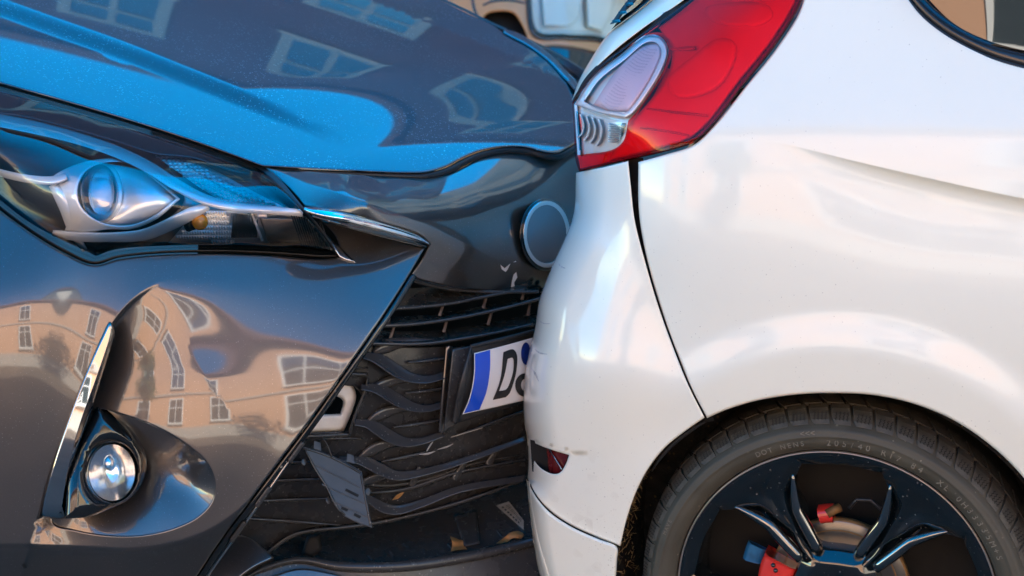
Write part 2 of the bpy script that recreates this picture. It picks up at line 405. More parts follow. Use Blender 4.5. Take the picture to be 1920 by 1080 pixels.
M['rust'] = mat('rust', (.20, .105, .035), rough=.65, metal=.3, var=.4, vscale=60)
M['caliper'] = mat('caliper', (.68, .035, .025), rough=.3, coat=.7, coat_rough=.05)
M['blue_paint'] = mat('blue_paint', (.012, .12, .26), rough=.5, var=.3, vscale=80)
M['clear_lens'] = lens('clear_lens', (.97, .98, .99), .008, 1.52)
M['red_lens'] = lens('red_lens', (1.0, .030, .012), .008, 1.38)
M['smoke_lens'] = lens('smoke_lens', (.97, .93, .95), .01, 1.5)
M['lamp_edge'] = mat('lamp_edge', (.16, .035, .025), rough=.5)
M['lamp_house'] = mat('lamp_house', (.055, .055, .058), rough=.35)
M['red_core'] = mat('red_core', (.80, .03, .035), rough=.28, coat=.6, coat_rough=.05)
M['lamp_white'] = mat('lamp_white', (.95, .93, .92), rough=.3, metal=0, coat=.5)
M['amber'] = mat('amber', (.85, .30, .01), rough=.12, coat=1)
M['bulb_glass'] = lens('bulb_glass', (.95, .97, 1.0), .01, 1.6)
M['alu'] = mat('alu', (.80, .75, .69), rough=.55, metal=.0, var=.18, vscale=30, bump=.4, bscale=90)
M['cover_grey'] = mat('cover_grey', (.052, .058, .068), rough=.5, var=.12, vscale=50, bump=.25, bscale=700)
M['plate_white'] = mat('plate_white', (.72, .70, .67), rough=.3, coat=.4, var=.03, vscale=14)
M['plate_blue'] = mat('plate_blue', (.008, .07, .55), rough=.28, coat=.5)
M['plate_black'] = mat('plate_black', (.012, .012, .013), rough=.4)
M['seal_blue'] = mat('seal_blue', (.008, .025, .16), rough=.3, var=.5, vscale=90)
M['leaf'] = mat('leaf', (.42, .20, .06), rough=.6, var=.35, vscale=60)
M['straw'] = mat('straw', (.36, .25, .10), rough=.8, var=.3, vscale=60)
M['label_paper'] = mat('label_paper', (.36, .31, .25), rough=.7, var=.25, vscale=70)
M['badge_chrome'] = mat('badge_chrome', (.26, .27, .29), rough=.03, metal=1)
M['scuff_dark'] = mat('scuff_dark', (.48, .46, .43), rough=.7, var=.4, vscale=120)
M['crack'] = mat('crack', (.30, .29, .28), rough=.5)
M['blade_chrome'] = mat('blade_chrome', (.38, .385, .40), rough=.05, metal=1)
M['grille_dark'] = mat('grille_dark', (.026, .026, .027), rough=.26, rvar=.1, vscale=30)
speckle(M['grille_dark'], (.30, .28, .26), 230, .36, .6, 14.0)
M['scuff'] = mat('scuff', (.74, .74, .74), rough=.6)
M['glass_dark'] = mat('glass_dark', (.012, .016, .018), rough=.015, coat=1, coat_rough=.01, ior=1.5)
M['glass_dark'].node_tree.nodes['Principled BSDF'].inputs['Coat IOR'].default_value = 1.6
M['gap'] = mat('gap', (.005, .0042, .004), rough=.8)

speckle(M['white_arch'], (.22, .18, .14), 190, .19, .55, 4.0)
speckle(M['white_arch'], (.26, .17, .08), 320, .50, .85, 16.0, near=(tuple(float(v) for v in P(1185, 985, 2.36)), .02, .10))
speckle(M['white_arch'], (.50, .42, .31), 60, 1.5, .45, 22.0, soft=.9, near=(tuple(float(v) for v in P(1175, 1010, 2.36)), .0, .17))

# ------------------------------------------------------------------ the setting: street surface and the two fronts that the paint mirrors
M['asphalt'] = mat('asphalt', (.12, .098, .078), rough=.85, var=.25, vscale=3, bump=.5, bscale=120)
M['peach_wall'] = mat('peach_wall', (.66, .38, .235), rough=.9, var=.06, vscale=.8)
M['stone_band'] = mat('stone_band', (.45, .42, .38), rough=.9, var=.08, vscale=1.5)
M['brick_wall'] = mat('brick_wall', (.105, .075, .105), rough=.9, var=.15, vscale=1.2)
M['frame_white'] = mat('frame_white', (.82, .82, .80), rough=.5)
M['frame_pale'] = mat('frame_pale', (.26, .31, .31), rough=.6)
M['pane'] = mat('pane', (.06, .075, .08), rough=.03, coat=1, coat_rough=.01)
M['pane'].node_tree.nodes['Principled BSDF'].inputs['Coat IOR'].default_value = 2.0
M['roof_tile'] = mat('roof_tile', (.18, .09, .07), rough=.9, var=.2, vscale=4)
g = mesh('road', [(-120, -120, 0), (120, -120, 0), (120, 120, 0), (-120, 120, 0)], [(0, 1, 2, 3)], M['asphalt'], None, False); g['kind'] = 'structure'

def bars_mesh(name, boxes):
    V = []; F = []
    for (x0, y0, z0, x1, y1, z1) in boxes:
        s = len(V); V += [(x0, y0, z0), (x1, y0, z0), (x1, y1, z0), (x0, y1, z0), (x0, y0, z1), (x1, y0, z1), (x1, y1, z1), (x0, y1, z1)]
        F += [tuple(s + i for i in q) for q in ((0, 3, 2, 1), (4, 5, 6, 7), (0, 1, 5, 4), (1, 2, 6, 5), (2, 3, 7, 6), (3, 0, 4, 7))]
    me = bpy.data.meshes.new(name); me.from_pydata(V, [], F); me.update(); return me
def building(label, y, sgn, x0, x1, H, wall, frame, wins, ww, wh, base_h=0, ledges=(), roof=True):
    """front at y facing sgn; windows are openings filled by frame, pane and sill"""
    b = empty('building', ((x0 + x1) / 2, y, 0), label, 'building', None); dp = 6 * -sgn
    ylo, yhi = sorted((y, y + dp))
    boxm('wall', b, wall, (x0, ylo, base_h), (x1, yhi, H))
    if base_h: 
        a, c = sorted((y + .08 * sgn, y + dp)); boxm('plinth', b, M['stone_band'], (x0, a, 0), (x1, c, base_h))
    for z in ledges:
        a, c = sorted((y + .10 * sgn, y - .05 * sgn)); boxm('ledge', b, M['stone_band'], (x0, a, z), (x1, c, z + .18))
    if roof:
        a, c = sorted((y + .35 * sgn, y + dp)); boxm('roof', b, M['roof_tile'], (x0, a, H), (x1, c, H + .25))
    f = .085; d0, d1 = sorted((y, y + .07 * sgn)); p0, p1 = sorted((y, y + .02 * sgn)); s0, s1 = sorted((y, y + .16 * sgn))
    fm = bars_mesh('window', [(-ww / 2 - f, d0, 0, -ww / 2 + f, d1, wh), (ww / 2 - f, d0, 0, ww / 2 + f, d1, wh), (-ww / 2 + f, d0, 0, ww / 2 - f, d1, f * 1.4), (-ww / 2 + f, d0, wh - f * 1.4, ww / 2 - f, d1, wh),
                              (-.05, d0, f * 1.4, .05, d1, wh - f * 1.4), (-ww / 2 + f, d0, wh * .62, -.05, d1, wh * .62 + .08), (.05, d0, wh * .62, ww / 2 - f, d1, wh * .62 + .08)])
    pm = bars_mesh('pane', [(-ww / 2 + f, p0, f, ww / 2 - f, p1, wh - f)])
    sm = bars_mesh('sill', [(-ww / 2 - .15, s0, -.10, ww / 2 + .15, s1, -.005)])
    for (wx, wz) in wins:
        o = link('window', fm, frame, b); o.location = (wx, 0, wz); link('pane', pm, M['pane'], o); link('sill', sm, M['stone_band'], o)
    return b
M['pale_wall'] = mat('pale_wall', (.68, .66, .60), rough=.9, var=.06, vscale=.8)
M['ochre_wall'] = mat('ochre_wall', (.62, .43, .24), rough=.9, var=.06, vscale=.8)
building('sunlit peach plaster house with white framed windows, mirrored in the car paint', -11.0, 1, -26, 9.0, 7.7, M['peach_wall'], M['frame_white'],
         [(-23.0 + 6.6 * i, z) for i in range(5) for z in (1.25, 4.6)], 2.3, 2.4, base_h=.9, ledges=(3.95,))
building('sunlit pale grey house beside the peach one, mirrored in the bumper corner', -10.6, 1, 9.0, 19.5, 9.8, M['pale_wall'], M['frame_white'],
         [(11.1 + 3.1 * i, z) for i in range(3) for z in (1.2, 4.2, 7.1)], 1.3, 2.1, base_h=.7, ledges=(3.7,))
building('sunlit ochre house at the end of the row, mirrored in the dark paint', -11.3, 1, 19.5, 38, 9.2, M['ochre_wall'], M['frame_white'],
         [(22.0 + 3.9 * i, z) for i in range(5) for z in (1.4, 4.9)], 1.7, 2.0, base_h=.9)
def tree(x, y, h, cr, label):
    t = empty('street_tree', (x, y, 0), label, 'tree'); pts = [(x, y, 0), (x + .05, y, h * .25), (x - .05, y + .05, h * .5), (x, y, h * .75)]
    tube3('trunk', t, M['bark'], pts, [.16, .13, .10, .05])
    n = 2600; u_ = rng.normal(size=(n, 3)); u_ /= np.linalg.norm(u_, axis=1)[:, None]; rr = cr * rng.random(n) ** .45; lump = 1 + .35 * np.sin(u_[:, 0] * 5 + 1) * np.sin(u_[:, 2] * 4) + .2 * np.sin(u_[:, 1] * 7)
    c = np.array([x, y, h * .72]) + u_ * (rr * lump)[:, None] * np.array([1, 1, .85]); a = rng.normal(size=(n, 3)); a /= np.linalg.norm(a, axis=1)[:, None]; b = np.cross(a, rng.normal(size=(n, 3))); b /= np.linalg.norm(b, axis=1)[:, None]
    sz = .07 + .06 * rng.random(n)[:, None]; V = np.concatenate([c - a * sz, c + b * sz * .6, c + a * sz, c - b * sz * .6]); F = [(i, n + i, 2 * n + i, 3 * n + i) for i in range(n)]
    mesh('crown', V, F, M['leaves'], t, False)['kind'] = 'stuff'
M['bark'] = mat('bark', (.10, .075, .055), rough=.9, var=.3, vscale=12); M['leaves'] = mat('leaves', (.07, .11, .03), rough=.6, var=.4, vscale=4)
tree(10.5, -7.6, 6.2, 1.7, 'young leafy street tree in front of the pale grey house')
tree(-7.5, -7.8, 5.6, 1.4, 'small leafy street tree in front of the peach house')
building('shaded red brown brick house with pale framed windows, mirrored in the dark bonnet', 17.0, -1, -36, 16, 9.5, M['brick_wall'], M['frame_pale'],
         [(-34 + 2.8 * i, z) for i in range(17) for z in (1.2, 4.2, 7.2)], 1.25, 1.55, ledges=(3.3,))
building('unseen tall grey block, added to keep the sun off both cars', 13.0, -1, 6, 44, 16.5, M['stone_band'], M['frame_pale'],
         [(8.5 + 3.2 * i, z) for i in range(10) for z in (1.4, 4.6, 7.8, 11.0, 14.2)], 1.4, 1.8)  # tall block added out of view to hold the sun off the cars

# ------------------------------------------------------------------ dark hatchback (the nose that has run into the white car)
dk = empty('dark_hatchback', (-.6, 2.6, 0), 'dark grey hatchback with its crumpled nose against the white car', 'car')
GP, BP = M['black_plastic'], M['gloss_black']
def uv0(x, y, t):
    q = CAM0 + np.asarray(t, float)[..., None] * ray(x, y); d = q - PB; return d @ uY, d @ vY, q[..., 2]
RIDGE = None
def zbonnet(u, v):
    s = -u - .06
    z = .905 + .285 * s - .035 * s * s - .085 * np.clip(v, -.45, None) ** 2 + .03 * np.clip(-v - .45, 0, None) - .55 * np.clip(v - .50, 0, None) ** 2
    z = z - .9 * np.clip(.10 - s, 0, .3) ** 2 * 1.0
    if RIDGE is not None:
        vr = np.polyval(RIDGE, u); am = sstep(.10, .35, s)
        z = z + .012 * am * sstep(-.012, .030, vr - v) - .012 * am * .0
    return z
def t_bonnet0(x, y):
    x = np.asarray(x, float); y = np.asarray(y, float); lo = np.full(x.shape, 1.2); hi = np.full(x.shape, 5.5)
    for _ in range(42):
        m = (lo + hi) / 2; u, v, z = uv0(x, y, m); a = z > zbonnet(u, v); lo = np.where(a, m, lo); hi = np.where(a, hi, m)
    return (lo + hi) / 2
_rp = np.array([(90, 58), (210, 100), (340, 152), (460, 200), (580, 247)], float); _u, _v, _z = uv0(_rp[:, 0], _rp[:, 1], t_bonnet0(_rp[:, 0], _rp[:, 1]))
RIDGE = np.polyfit(_u, _v, 2)
t_bonnet = lambda x, y: t_bonnet0(x, y) * KY
LIP = [(492, 311), (560, 315), (640, 319), (700, 322), (760, 324), (800, 323), (835, 313), (868, 296), (900, 283), (950, 275), (990, 277), (1020, 285), (1048, 286), (1075, 270), (1110, 248)]
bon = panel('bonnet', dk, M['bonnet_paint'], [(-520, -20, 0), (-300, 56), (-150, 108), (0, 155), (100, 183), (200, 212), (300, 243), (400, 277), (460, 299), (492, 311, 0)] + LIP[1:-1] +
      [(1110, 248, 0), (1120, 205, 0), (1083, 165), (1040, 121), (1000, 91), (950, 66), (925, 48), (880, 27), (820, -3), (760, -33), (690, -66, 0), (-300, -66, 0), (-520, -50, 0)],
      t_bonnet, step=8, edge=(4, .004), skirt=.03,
      guides=[([(-140, -28), (-30, 14), (90, 58), (210, 100), (340, 152), (460, 200), (580, 247)], (-46, -38, -30, -22, -14, -7, 0, 7, 14, 21), 7), ([(690, -66), (760, -33), (820, -3), (880, 27), (925, 48), (950, 66), (1000, 91), (1040, 121), (1083, 165), (1118, 205)], (5.5, 8, 11, 15, 20), 6)])

# nose panel with its ridge: upper face turned to the sky, lower face turned down
RG = [(497, 313), (560, 336), (640, 364), (700, 384), (770, 410), (830, 436), (880, 460), (925, 484)]
nose_ctrl = [(560, 318, 't', float(t_bonnet0(560., 318.)) + .012), (700, 326, 't', float(t_bonnet0(700., 324.)) + .012), (800, 330, 't', float(t_bonnet0(800., 324.)) + .014),
             (870, 306, 't', float(t_bonnet0(870., 298.)) + .015), (960, 285, 't', float(t_bonnet0(960., 277.)) + .018), (1060, 290, 'u', -.075), (1110, 270, 'u', -.09),
             (497, 313, 't', float(t_bonnet0(495., 312.)) + .006), (575, 388, 'u', -.035), (690, 380, 'u', -.005), (800, 380, 'u', -.012), (900, 360, 'u', -.022), (1000, 350, 'u', -.03), (1090, 360, 'u', -.055),
             (650, 350, 'u', -.045), (760, 350, 'u', -.05), (680, 405, 'u', .004), (790, 440, 'u', .012), (870, 430, 'u', .008), (960, 430, 'u', .004), (1090, 440, 'u', -.012),
             (770, 515, 'u', -.006), (830, 533, 'u', -.006), (900, 541, 'u', -.008), (1000, 540, 'u', -.012), (1090, 520, 'u', -.022), (860, 490, 'u', .010), (960, 490, 'u', .006)]
_nb = tps(nose_ctrl, KY)
t_nose = add(_nb, fold(RG, lambda s, a: np.where(s > 0, 1.0, 0) * np.minimum(np.abs(s), 60) * .00088 * np.clip(1.08 - a, 0, 1) * np.exp(-np.clip(s - 34, 0, None) / 60)))
nose = panel('nose_panel', dk, M['grey_paint'], [(497, 313, 0), (540, 318), (640, 326), (720, 331), (800, 334), (850, 322), (900, 298), (950, 287), (1000, 289), (1040, 297), (1075, 285), (1112, 262, 0), (1112, 520, 0), (1060, 535), (1010, 541), (960, 545), (900, 543),
      (830, 535), (768, 519, 0), (790, 488), (806, 458, 0), (785, 440), (720, 420), (650, 401), (572, 386, 0), (540, 350)],
      t_nose, step=7, edge=(4, .003), skirt=.02, guides=[(RG, (-6, -1.5, 1.5, 7, 14), 6)])
# rubber seal under the bonnet lip
tube('bonnet_seal', dk, M['rubber'], [(505, 315, 2), (560, 320, 3), (640, 325, 5), (720, 329, 6), (800, 330, 7), (840, 320, 7), (872, 303, 7), (905, 290, 7), (950, 282, 7), (990, 284, 7), (1020, 292, 7), (1048, 293, 7), (1078, 277, 7), (1110, 256, 7)],
     lambda x, y: t_bonnet(x, y - 8) + .010)
# dark cavity behind the nose and grille
panel('radiator_cavity', dk, M['matt_black'], [(380, 320, 0), (1115, 320, 0), (1115, 1120, 0), (330, 1120, 0)], lambda x, y: np.full(np.shape(x), 2.95) + 0 * x, step=60, edge=(0, 0), skirt=0)
# round badge
bx, by = 1026, 440
u_b = tps([(900, 380, 'u', .012), (1120, 380, 'u', .004), (1000, 500, 'u', .012), (1100, 520, 'u', .004)], KY)
def ell(cx, cy, rx, ry, n=48, rot=0): return [(cx + rx * math.cos(a) * math.cos(rot) - ry * math.sin(a) * math.sin(rot), cy + rx * math.cos(a) * math.sin(rot) + ry * math.sin(a) * math.cos(rot)) for a in [2 * math.pi * i / n for i in range(n)]]
bd = panel('badge', dk, M['gloss_black'], ell(1023, 440, 49, 68), off(u_b, -.004), step=8, edge=(8, .008), skirt=.03, raw=True)
def dome(cx, cy, rx, ry, h): return lambda x, y: -h * np.sqrt(np.clip(1 - ((x - cx) / rx) ** 2 - ((y - cy) / ry) ** 2, 0, 1))
panel('badge_ring', bd, M['chrome'], ell(1025, 439, 44, 63), off(u_b, -.009), holes=[ell(1025, 439, 36, 54)], step=4, edge=(3, .003), skirt=.004, raw=True)
panel('badge_disc', bd, M['badge_chrome'], ell(1025, 439, 39, 57), add(u_b, lambda x, y: -.006 - .014 * np.clip(1 - ((x - 1025) / 39) ** 2 - ((y - 439) / 57) ** 2, 0, 1) + .004 * np.exp(-(((x - 1045) / 14) ** 2 + ((y - 450) / 26) ** 2))), step=4, edge=(0, 0), skirt=.004, raw=True)
# white scuffs left by the other car
for pl in ([(938, 496), (946, 503), (957, 494), (952, 505), (948, 510), (941, 505)], [(963, 515), (968, 510), (970, 520), (964, 530), (966, 540), (958, 538), (960, 526)], [(962, 492), (967, 489), (968, 491)]):
    panel('paint_scuff', nose, M['scuff'], [q + (0,) for q in pl], off(t_nose, -.0012), step=5, edge=(0, 0), skirt=0)

# ---- front bumper: near-side shell
DIAG = [(797, 464), (770, 510), (740, 558), (700, 618), (640, 705), (580, 790), (520, 870), (460, 950), (415, 1010), (375, 1070), (340, 1125)]
top0 = [(-110, 312, 'v', .715), (-60, 345, 'v', .725), (0, 395, 'v', .735), (90, 455, 'v', .720), (178, 492, 'v', .675), (300, 478, 'v', .605), (450, 478, 'v', .515), (600, 484, 'v', .43), (640, 480, 'v', .41), (797, 464, 'v', .292)]
bump_ctrl = list(top0) + [(610, 415, 'v', .395), (700, 440, 'v', .340), (770, 510, 'v', .325)]
_t0 = tps(top0, 1)
T0 = lambda x: float(_t0(np.array([float(x)]), np.array([480.]))[0])
TL_ = ([480, 560, 640, 720, 800, 900, 1000, 1110], [0, -.0052, -.0046, .0005, .0095, .024, .0414, .063])
TR_ = ([480, 540, 600, 680, 760, 860, 1010, 1110], [0, -.0204, -.034, -.043, -.0453, -.040, -.014, .006])
for x, q in ((-80, 0), (50, 0), (170, .3), (290, .8), (400, 1), (500, 1), (590, 1)):
    for yy in (540, 610, 690, 780, 880, 1000, 1110):
        if x + (yy - 480) * .71 > 770: continue
        bump_ctrl.append((x, yy, 't', T0(x) + (1 - q) * np.interp(yy, *TL_) + q * np.interp(yy, *TR_)))
for (x, y) in DIAG[2:]: bump_ctrl.append((x, y, 't', T0(x) + np.interp(y, *TR_)))
_bb = tps(bump_ctrl, KY, 8e-2)
LEDGE = [(330, 516), (300, 525), (262, 550), (230, 580), (208, 610), (170, 690), (130, 790), (95, 880), (72, 965)]
_LD = line(LEDGE, 8)
def ledge(x, y):      # the shell drops behind the blade and swells out again to the right
    _, sd, _ = segd(x, y, _LD); d = -sd.reshape(np.shape(x)); A = .048 * sstep(520, 700, y)
    return np.where(d > 0, A * sstep(0, 9, d) * np.exp(-np.clip(d - 9, 0, None) / 110.), 0)
CHIN = [(-80, 1015), (60, 1018), (160, 1022), (260, 1024), (340, 1010), (400, 985), (450, 950), (520, 880)]
def chin_fn(s, a): return np.where(s > 0, .0009 * s * np.clip(s / 18, 0, 1), 0)
t_bump = add(_bb, ledge, fold(CHIN, chin_fn))
POCKET = [(150, 800), (178, 768), (235, 780), (300, 805), (350, 835), (387, 868), (402, 903), (398, 937), (372, 967), (325, 990), (265, 1003), (200, 1003), (140, 993), (100, 980), (110, 920)]
bmp = panel('front_bumper', dk, M['grey_paint'], [(-180, 262, 0), (-110, 312), (-60, 350), (0, 396), (60, 440), (120, 475), (175, 498), (225, 486), (300, 478), (400, 476), (500, 479), (600, 486), (642, 482, 0), (628, 442), (600, 412, 0), (680, 431), (760, 455), (797, 464, 0)] +
            DIAG[1:-1] + [(300, 1190, 0), (-180, 1190, 0)], t_bump, holes=[POCKET], step=8, edge=(4, .003), skirt=.03, guides=[(LEDGE, (-9, -5, -1.5, 2, 7), 6), (CHIN, (-4, 0, 5, 12), 7)])
# fog-lamp pocket, its painted floor rising to the lip
pk = []
for (x, y) in [(387, 868), (402, 903), (398, 937), (372, 967), (325, 990), (265, 1003), (200, 1003), (140, 993), (100, 980)]: pk.append((x, y, 'T', float(t_bump(np.array([x], float), np.array([y], float))[0]) + .003))
for (x, y, d) in [(178, 768, .05), (235, 780, .06), (300, 805, .065), (350, 835, .05), (150, 800, .03), (110, 920, .03), (270, 880, .075), (330, 890, .052), (360, 900, .036), (300, 940, .036), (250, 950, .042), (200, 900, .07)]:
    pk.append((x, y, 'T', float(_bb(np.array([x], float), np.array([y], float))[0]) + d))
t_pock = tps(pk, 1.0, 1e-4)
panel('fog_lamp_recess', bmp, M['grey_paint'], POCKET, t_pock, step=7, edge=(0, 0), skirt=.002)
bz = panel('fog_lamp_bezel', dk, M['gloss_black'], [(181, 757, 0), (225, 786), (258, 820), (275, 858), (269, 900), (246, 934), (205, 955), (160, 970), (122, 972, 0), (128, 900), (150, 830), (170, 785)],
      add(lambda x, y: t_pock(x * 0 + 205, y * 0 + 880) - .062 + (x - 205) * .0005 + (880 - y) * .0001), step=7, edge=(26, .022), skirt=.08, holes=[ell(210, 886, 43, 53)])
tz = lambda x, y: t_pock(x * 0 + 205, y * 0 + 880) - .062 + (x - 205) * .0005 + (880 - y) * .0001
fl = panel('fog_lamp', dk, M['fog_silver'], ell(210, 886, 43, 53), add(tz, lambda x, y: .008 + .028 * (1 - ((x - 205) / 48) ** 2 - ((y - 886) / 58) ** 2)), step=5, edge=(0, 0), skirt=.002, raw=True)
panel('bulb', fl, M['satin'], ell(205, 868, 12, 16), add(tz, dome(205, 868, 13, 17, .010), lambda x, y: .018 + 0 * x), step=4, edge=(0, 0), skirt=.01, raw=True)
panel('lamp_glass', fl, M['bulb_glass'], ell(210, 886, 44, 54), add(tz, dome(210, 886, 46, 56, .010), lambda x, y: .006 + 0 * x), step=5, edge=(0, 0), skirt=0, raw=True)
# chrome blade beside the fog lamp: a bevelled L-shaped bar
BL = [(206, 603), (190, 632), (160, 700), (128, 785), (100, 868), (80, 945), (77, 968, 0), (118, 973), (160, 967, 0), (138, 960), (124, 942), (130, 895), (152, 825), (180, 742), (204, 665), (215, 622)]
SP = [(210, 604), (203, 640), (178, 715), (150, 795), (128, 875), (116, 950)]
t_bl = add(lambda x, y: _bb(x, y) + .0, fold(SP, lambda s, a: -.012 + .00015 * np.clip(s, 0, 60) + .0010 * np.clip(-s, 0, 60)))
panel('fog_lamp_blade', dk, M['blade_chrome'], BL, t_bl, step=5, edge=(5, .006), skirt=.05, guides=[(SP, (-1, 1), 5)])
# black groove left of the blade
strip('blade_seal', dk, M['rubber'], [(212, 594, 5), (196, 612, 7), (168, 676, 7), (135, 762, 7), (106, 845, 7), (83, 930, 7), (72, 972, 6)], off(_bb, .001), depth=.004)

# wing behind the bumper, out of the picture to the left
wing_c = [(-180, y, 'T', float(_bb(np.array([-180.]), np.array([float(y)]))[0])) for y in (300, 500, 700, 900, 1100)] + [(-190, 110, 'T', float(t_bonnet(np.array([-180.]), np.array([98.]))[0]) + .006), (-520, -10, 'T', float(t_bonnet(np.array([-520.]), np.array([-20.]))[0]) + .006), (-560, 300, 'v', .83), (-560, 700, 'v', .84), (-560, 1100, 'v', .82), (-380, 300, 'v', .82)]
t_wing = tps([(c[0], c[1], 'T', ct(c, KY) if c[2] == 'v' else c[3]) for c in wing_c], 1, 1e-3)
panel('front_wing', dk, M['grey_paint'], [(-184, 102, 0), (-184, 500), (-184, 760, 0), (-260, 640), (-380, 560), (-560, 530, 0), (-560, -20, 0), (-522, -14, 0), (-300, 62)], t_wing, step=14, edge=(4, .004), skirt=.03)
panel('wing_liner', dk, M['matt_black'], [(-184, 500, 0), (-180, 1190, 0), (-560, 1190, 0), (-560, 520, 0)], off(t_wing, .12), step=40, edge=(0, 0), skirt=0)
# ---- black trim along the shell's free edge
t_dg = tps([(x, y, 'T', float(t_bump(np.array([x], float), np.array([y], float))[0]) + .012) for (x, y) in DIAG] + [(x + 80, y + 40, 'T', float(t_bump(np.array([x], float), np.array([y], float))[0]) + .05) for (x, y) in DIAG], 1)
strip('bumper_edge_trim', dk, M['gloss_black'], [(x + 6, y + 5, 14) for (x, y) in DIAG[1:]], t_dg, depth=.006)
strip('bumper_edge_lip', dk, M['satin'], [(648, 716, 2), (600, 782, 3), (552, 850, 4), (500, 925, 4.5), (450, 995, 4.5), (405, 1058, 4.5), (372, 1105, 4)], off(t_dg, .002), depth=.002)
for (x, y, w) in [(556, 846, 9), (494, 930, 10), (447, 996, 9)]:
    strip('clip', dk, M['black_plastic'], [(x + 12, y - 16, w), (x - 14, y + 20, w)], off(t_dg, -.004), depth=.003)
# chrome strip from the headlight to the grille corner
t_cs = lambda x, y: np.minimum(_nb(x, y), _bb(x, y)) - .006
strip('nose_chrome_strip', dk, M['chrome'], [(570, 391, 7), (600, 398, 15), (650, 408, 17), (700, 421, 17), (750, 436, 15), (785, 448, 11), (806, 458, 3)], t_cs, depth=.010)
strip('nose_strip_seat', dk, M['gloss_black'], [(585, 404, 6), (640, 418, 12), (700, 434, 12), (760, 450, 10), (800, 463, 4)], off(t_cs, .008), depth=.006)
panel('headlight_end_trim', dk, M['satin'], [(604, 432, 0), (622, 448), (645, 470), (668, 492, 0), (650, 489), (636, 482, 0), (622, 460)], off(_bb, -.004), step=4, edge=(4, .004), skirt=.01)

# ------------------------------------------------------------------ headlight
HL = [(-178, 108, 0), (-110, 130), (0, 163), (100, 191), (200, 220), (300, 251), (400, 285), (460, 306), (489, 318, 0), (520, 342), (560, 386), (600, 432), (620, 460), (631, 477, 0), (600, 475), (500, 467), (400, 465), (300, 467), (220, 474), (178, 487, 0), (120, 463), (60, 427), (0, 382), (-60, 335), (-110, 295), (-178, 240, 0)]
lc = [(x, y, 'T', float(t_bonnet(np.array([x], float), np.array([y - 6], float))[0]) + .008) for (x, y) in [(-110, 130), (0, 163), (100, 191), (200, 220), (300, 251), (400, 285), (489, 318)]]
lc += [(x, y, 'T', float(_bb(np.array([x], float), np.array([y], float))[0]) + .004) for (x, y) in [(631, 477), (560, 474), (450, 468), (300, 468), (178, 487), (60, 427), (-60, 335)]]
lc += [(560, 386, 'T', float(_nb(np.array([572.]), np.array([388.]))[0]) + .002), (300, 370, 'v', .635), (150, 330, 'v', .70), (0, 280, 'v', .735), (-80, 240, 'v', .75), (430, 390, 'v', .555), (220, 420, 'v', .68)]
_hb = tps([(c[0], c[1], 'T', (ct(c, KY) if c[2] == 'v' else c[3]) - (.022 if k < 7 else 0)) for k, c in enumerate(lc)], 1, 1e-3)
HTOP = [(-150, 118), (0, 160), (100, 188), (200, 217), (300, 248), (400, 282), (489, 316), (540, 340)]
t_hl = add(_hb, fold(HTOP, lambda s, a: .022 * np.exp(-np.clip(s, 0, None) / 34.)))
hl = panel('headlight', dk, M['lamp_house'], [(-170, 118, 0), (-105, 138), (0, 170), (200, 228), (400, 292), (484, 322, 0), (556, 390), (622, 472, 0), (500, 461), (400, 459), (300, 461), (215, 468), (180, 480, 0), (60, 420), (0, 375), (-105, 290), (-170, 236, 0)], off(t_hl, .085), step=18, edge=(20, -.07), skirt=0)
panel('headlight_lens', hl, M['clear_lens'], HL, t_hl, step=9, edge=(7, .008), skirt=.004)
strip('headlight_gasket', hl, M['rubber'], [(-110, 300, 7), (-60, 342, 7), (0, 390, 7), (60, 434, 7), (120, 470, 7), (176, 493, 6), (222, 481, 5), (300, 473, 5), (400, 471, 5), (500, 474, 5), (600, 481, 6), (634, 481, 6)], off(t_hl, .004), depth=.004)
strip('headlight_gasket', hl, M['rubber'], [(-110, 126, 4), (0, 159, 6), (100, 187, 6), (200, 216, 6), (300, 247, 6), (400, 281, 6), (470, 306, 8), (510, 330, 12), (560, 384, 8), (600, 430, 6), (632, 476, 5)], off(t_hl, .006), depth=.004)
# upper body-coloured cover seen through the lens
panel('lamp_shroud', hl, M['grey_paint'], [(-105, 140, 0), (0, 172), (100, 200), (200, 230), (300, 262), (400, 297), (470, 326, 0), (440, 322), (360, 296), (290, 288), (220, 266), (130, 240), (60, 222), (0, 212), (-105, 195, 0)], off(t_hl, .012), step=9, edge=(5, .006), skirt=.03)
strip('lamp_chrome_bar', hl, M['lamp_silver'], [(-105, 208, 22), (0, 226, 24), (60, 238, 24), (140, 258, 22), (220, 285, 22), (280, 314, 22), (330, 346, 22), (380, 372, 20), (430, 386, 18), (500, 393, 16), (568, 400, 14)], off(t_hl, .016), depth=.006)
M['bowl_silver'] = mat('bowl_silver', (.96, .95, .93), rough=.22, metal=.35)
# eye-shaped silver frame round the projector
t_eye = off(t_hl, .030)
EYE = [(96, 336), (128, 314), (188, 298), (240, 301), (290, 330), (338, 373, 0), (292, 412), (245, 430), (205, 430), (160, 438), (118, 440, 0), (128, 408), (118, 372), (106, 350)]
BOWL = [(146, 350), (165, 318), (205, 304), (245, 308), (285, 334), (330, 372, 0), (288, 405), (245, 422), (200, 420), (165, 402), (148, 378)]
fr_ = panel('projector_frame', hl, M['lamp_silver'], EYE, add(t_eye, lambda x, y: .00022 * np.clip(150 - x, 0, 80)), holes=[BOWL], step=6, edge=(6, .004), skirt=.02)
panel('projector_bowl', hl, M['bowl_silver'], [(142, 350), (165, 314), (205, 300), (248, 304), (290, 332), (336, 372, 0), (292, 409), (245, 426), (200, 424), (160, 404), (142, 378)], add(t_eye, lambda x, y: .012 + .045 * np.exp(-(((x - 185) / 55) ** 2 + ((y - 362) / 48) ** 2)) + .00006 * np.abs(y - 370)), step=7, edge=(0, 0), skirt=0)
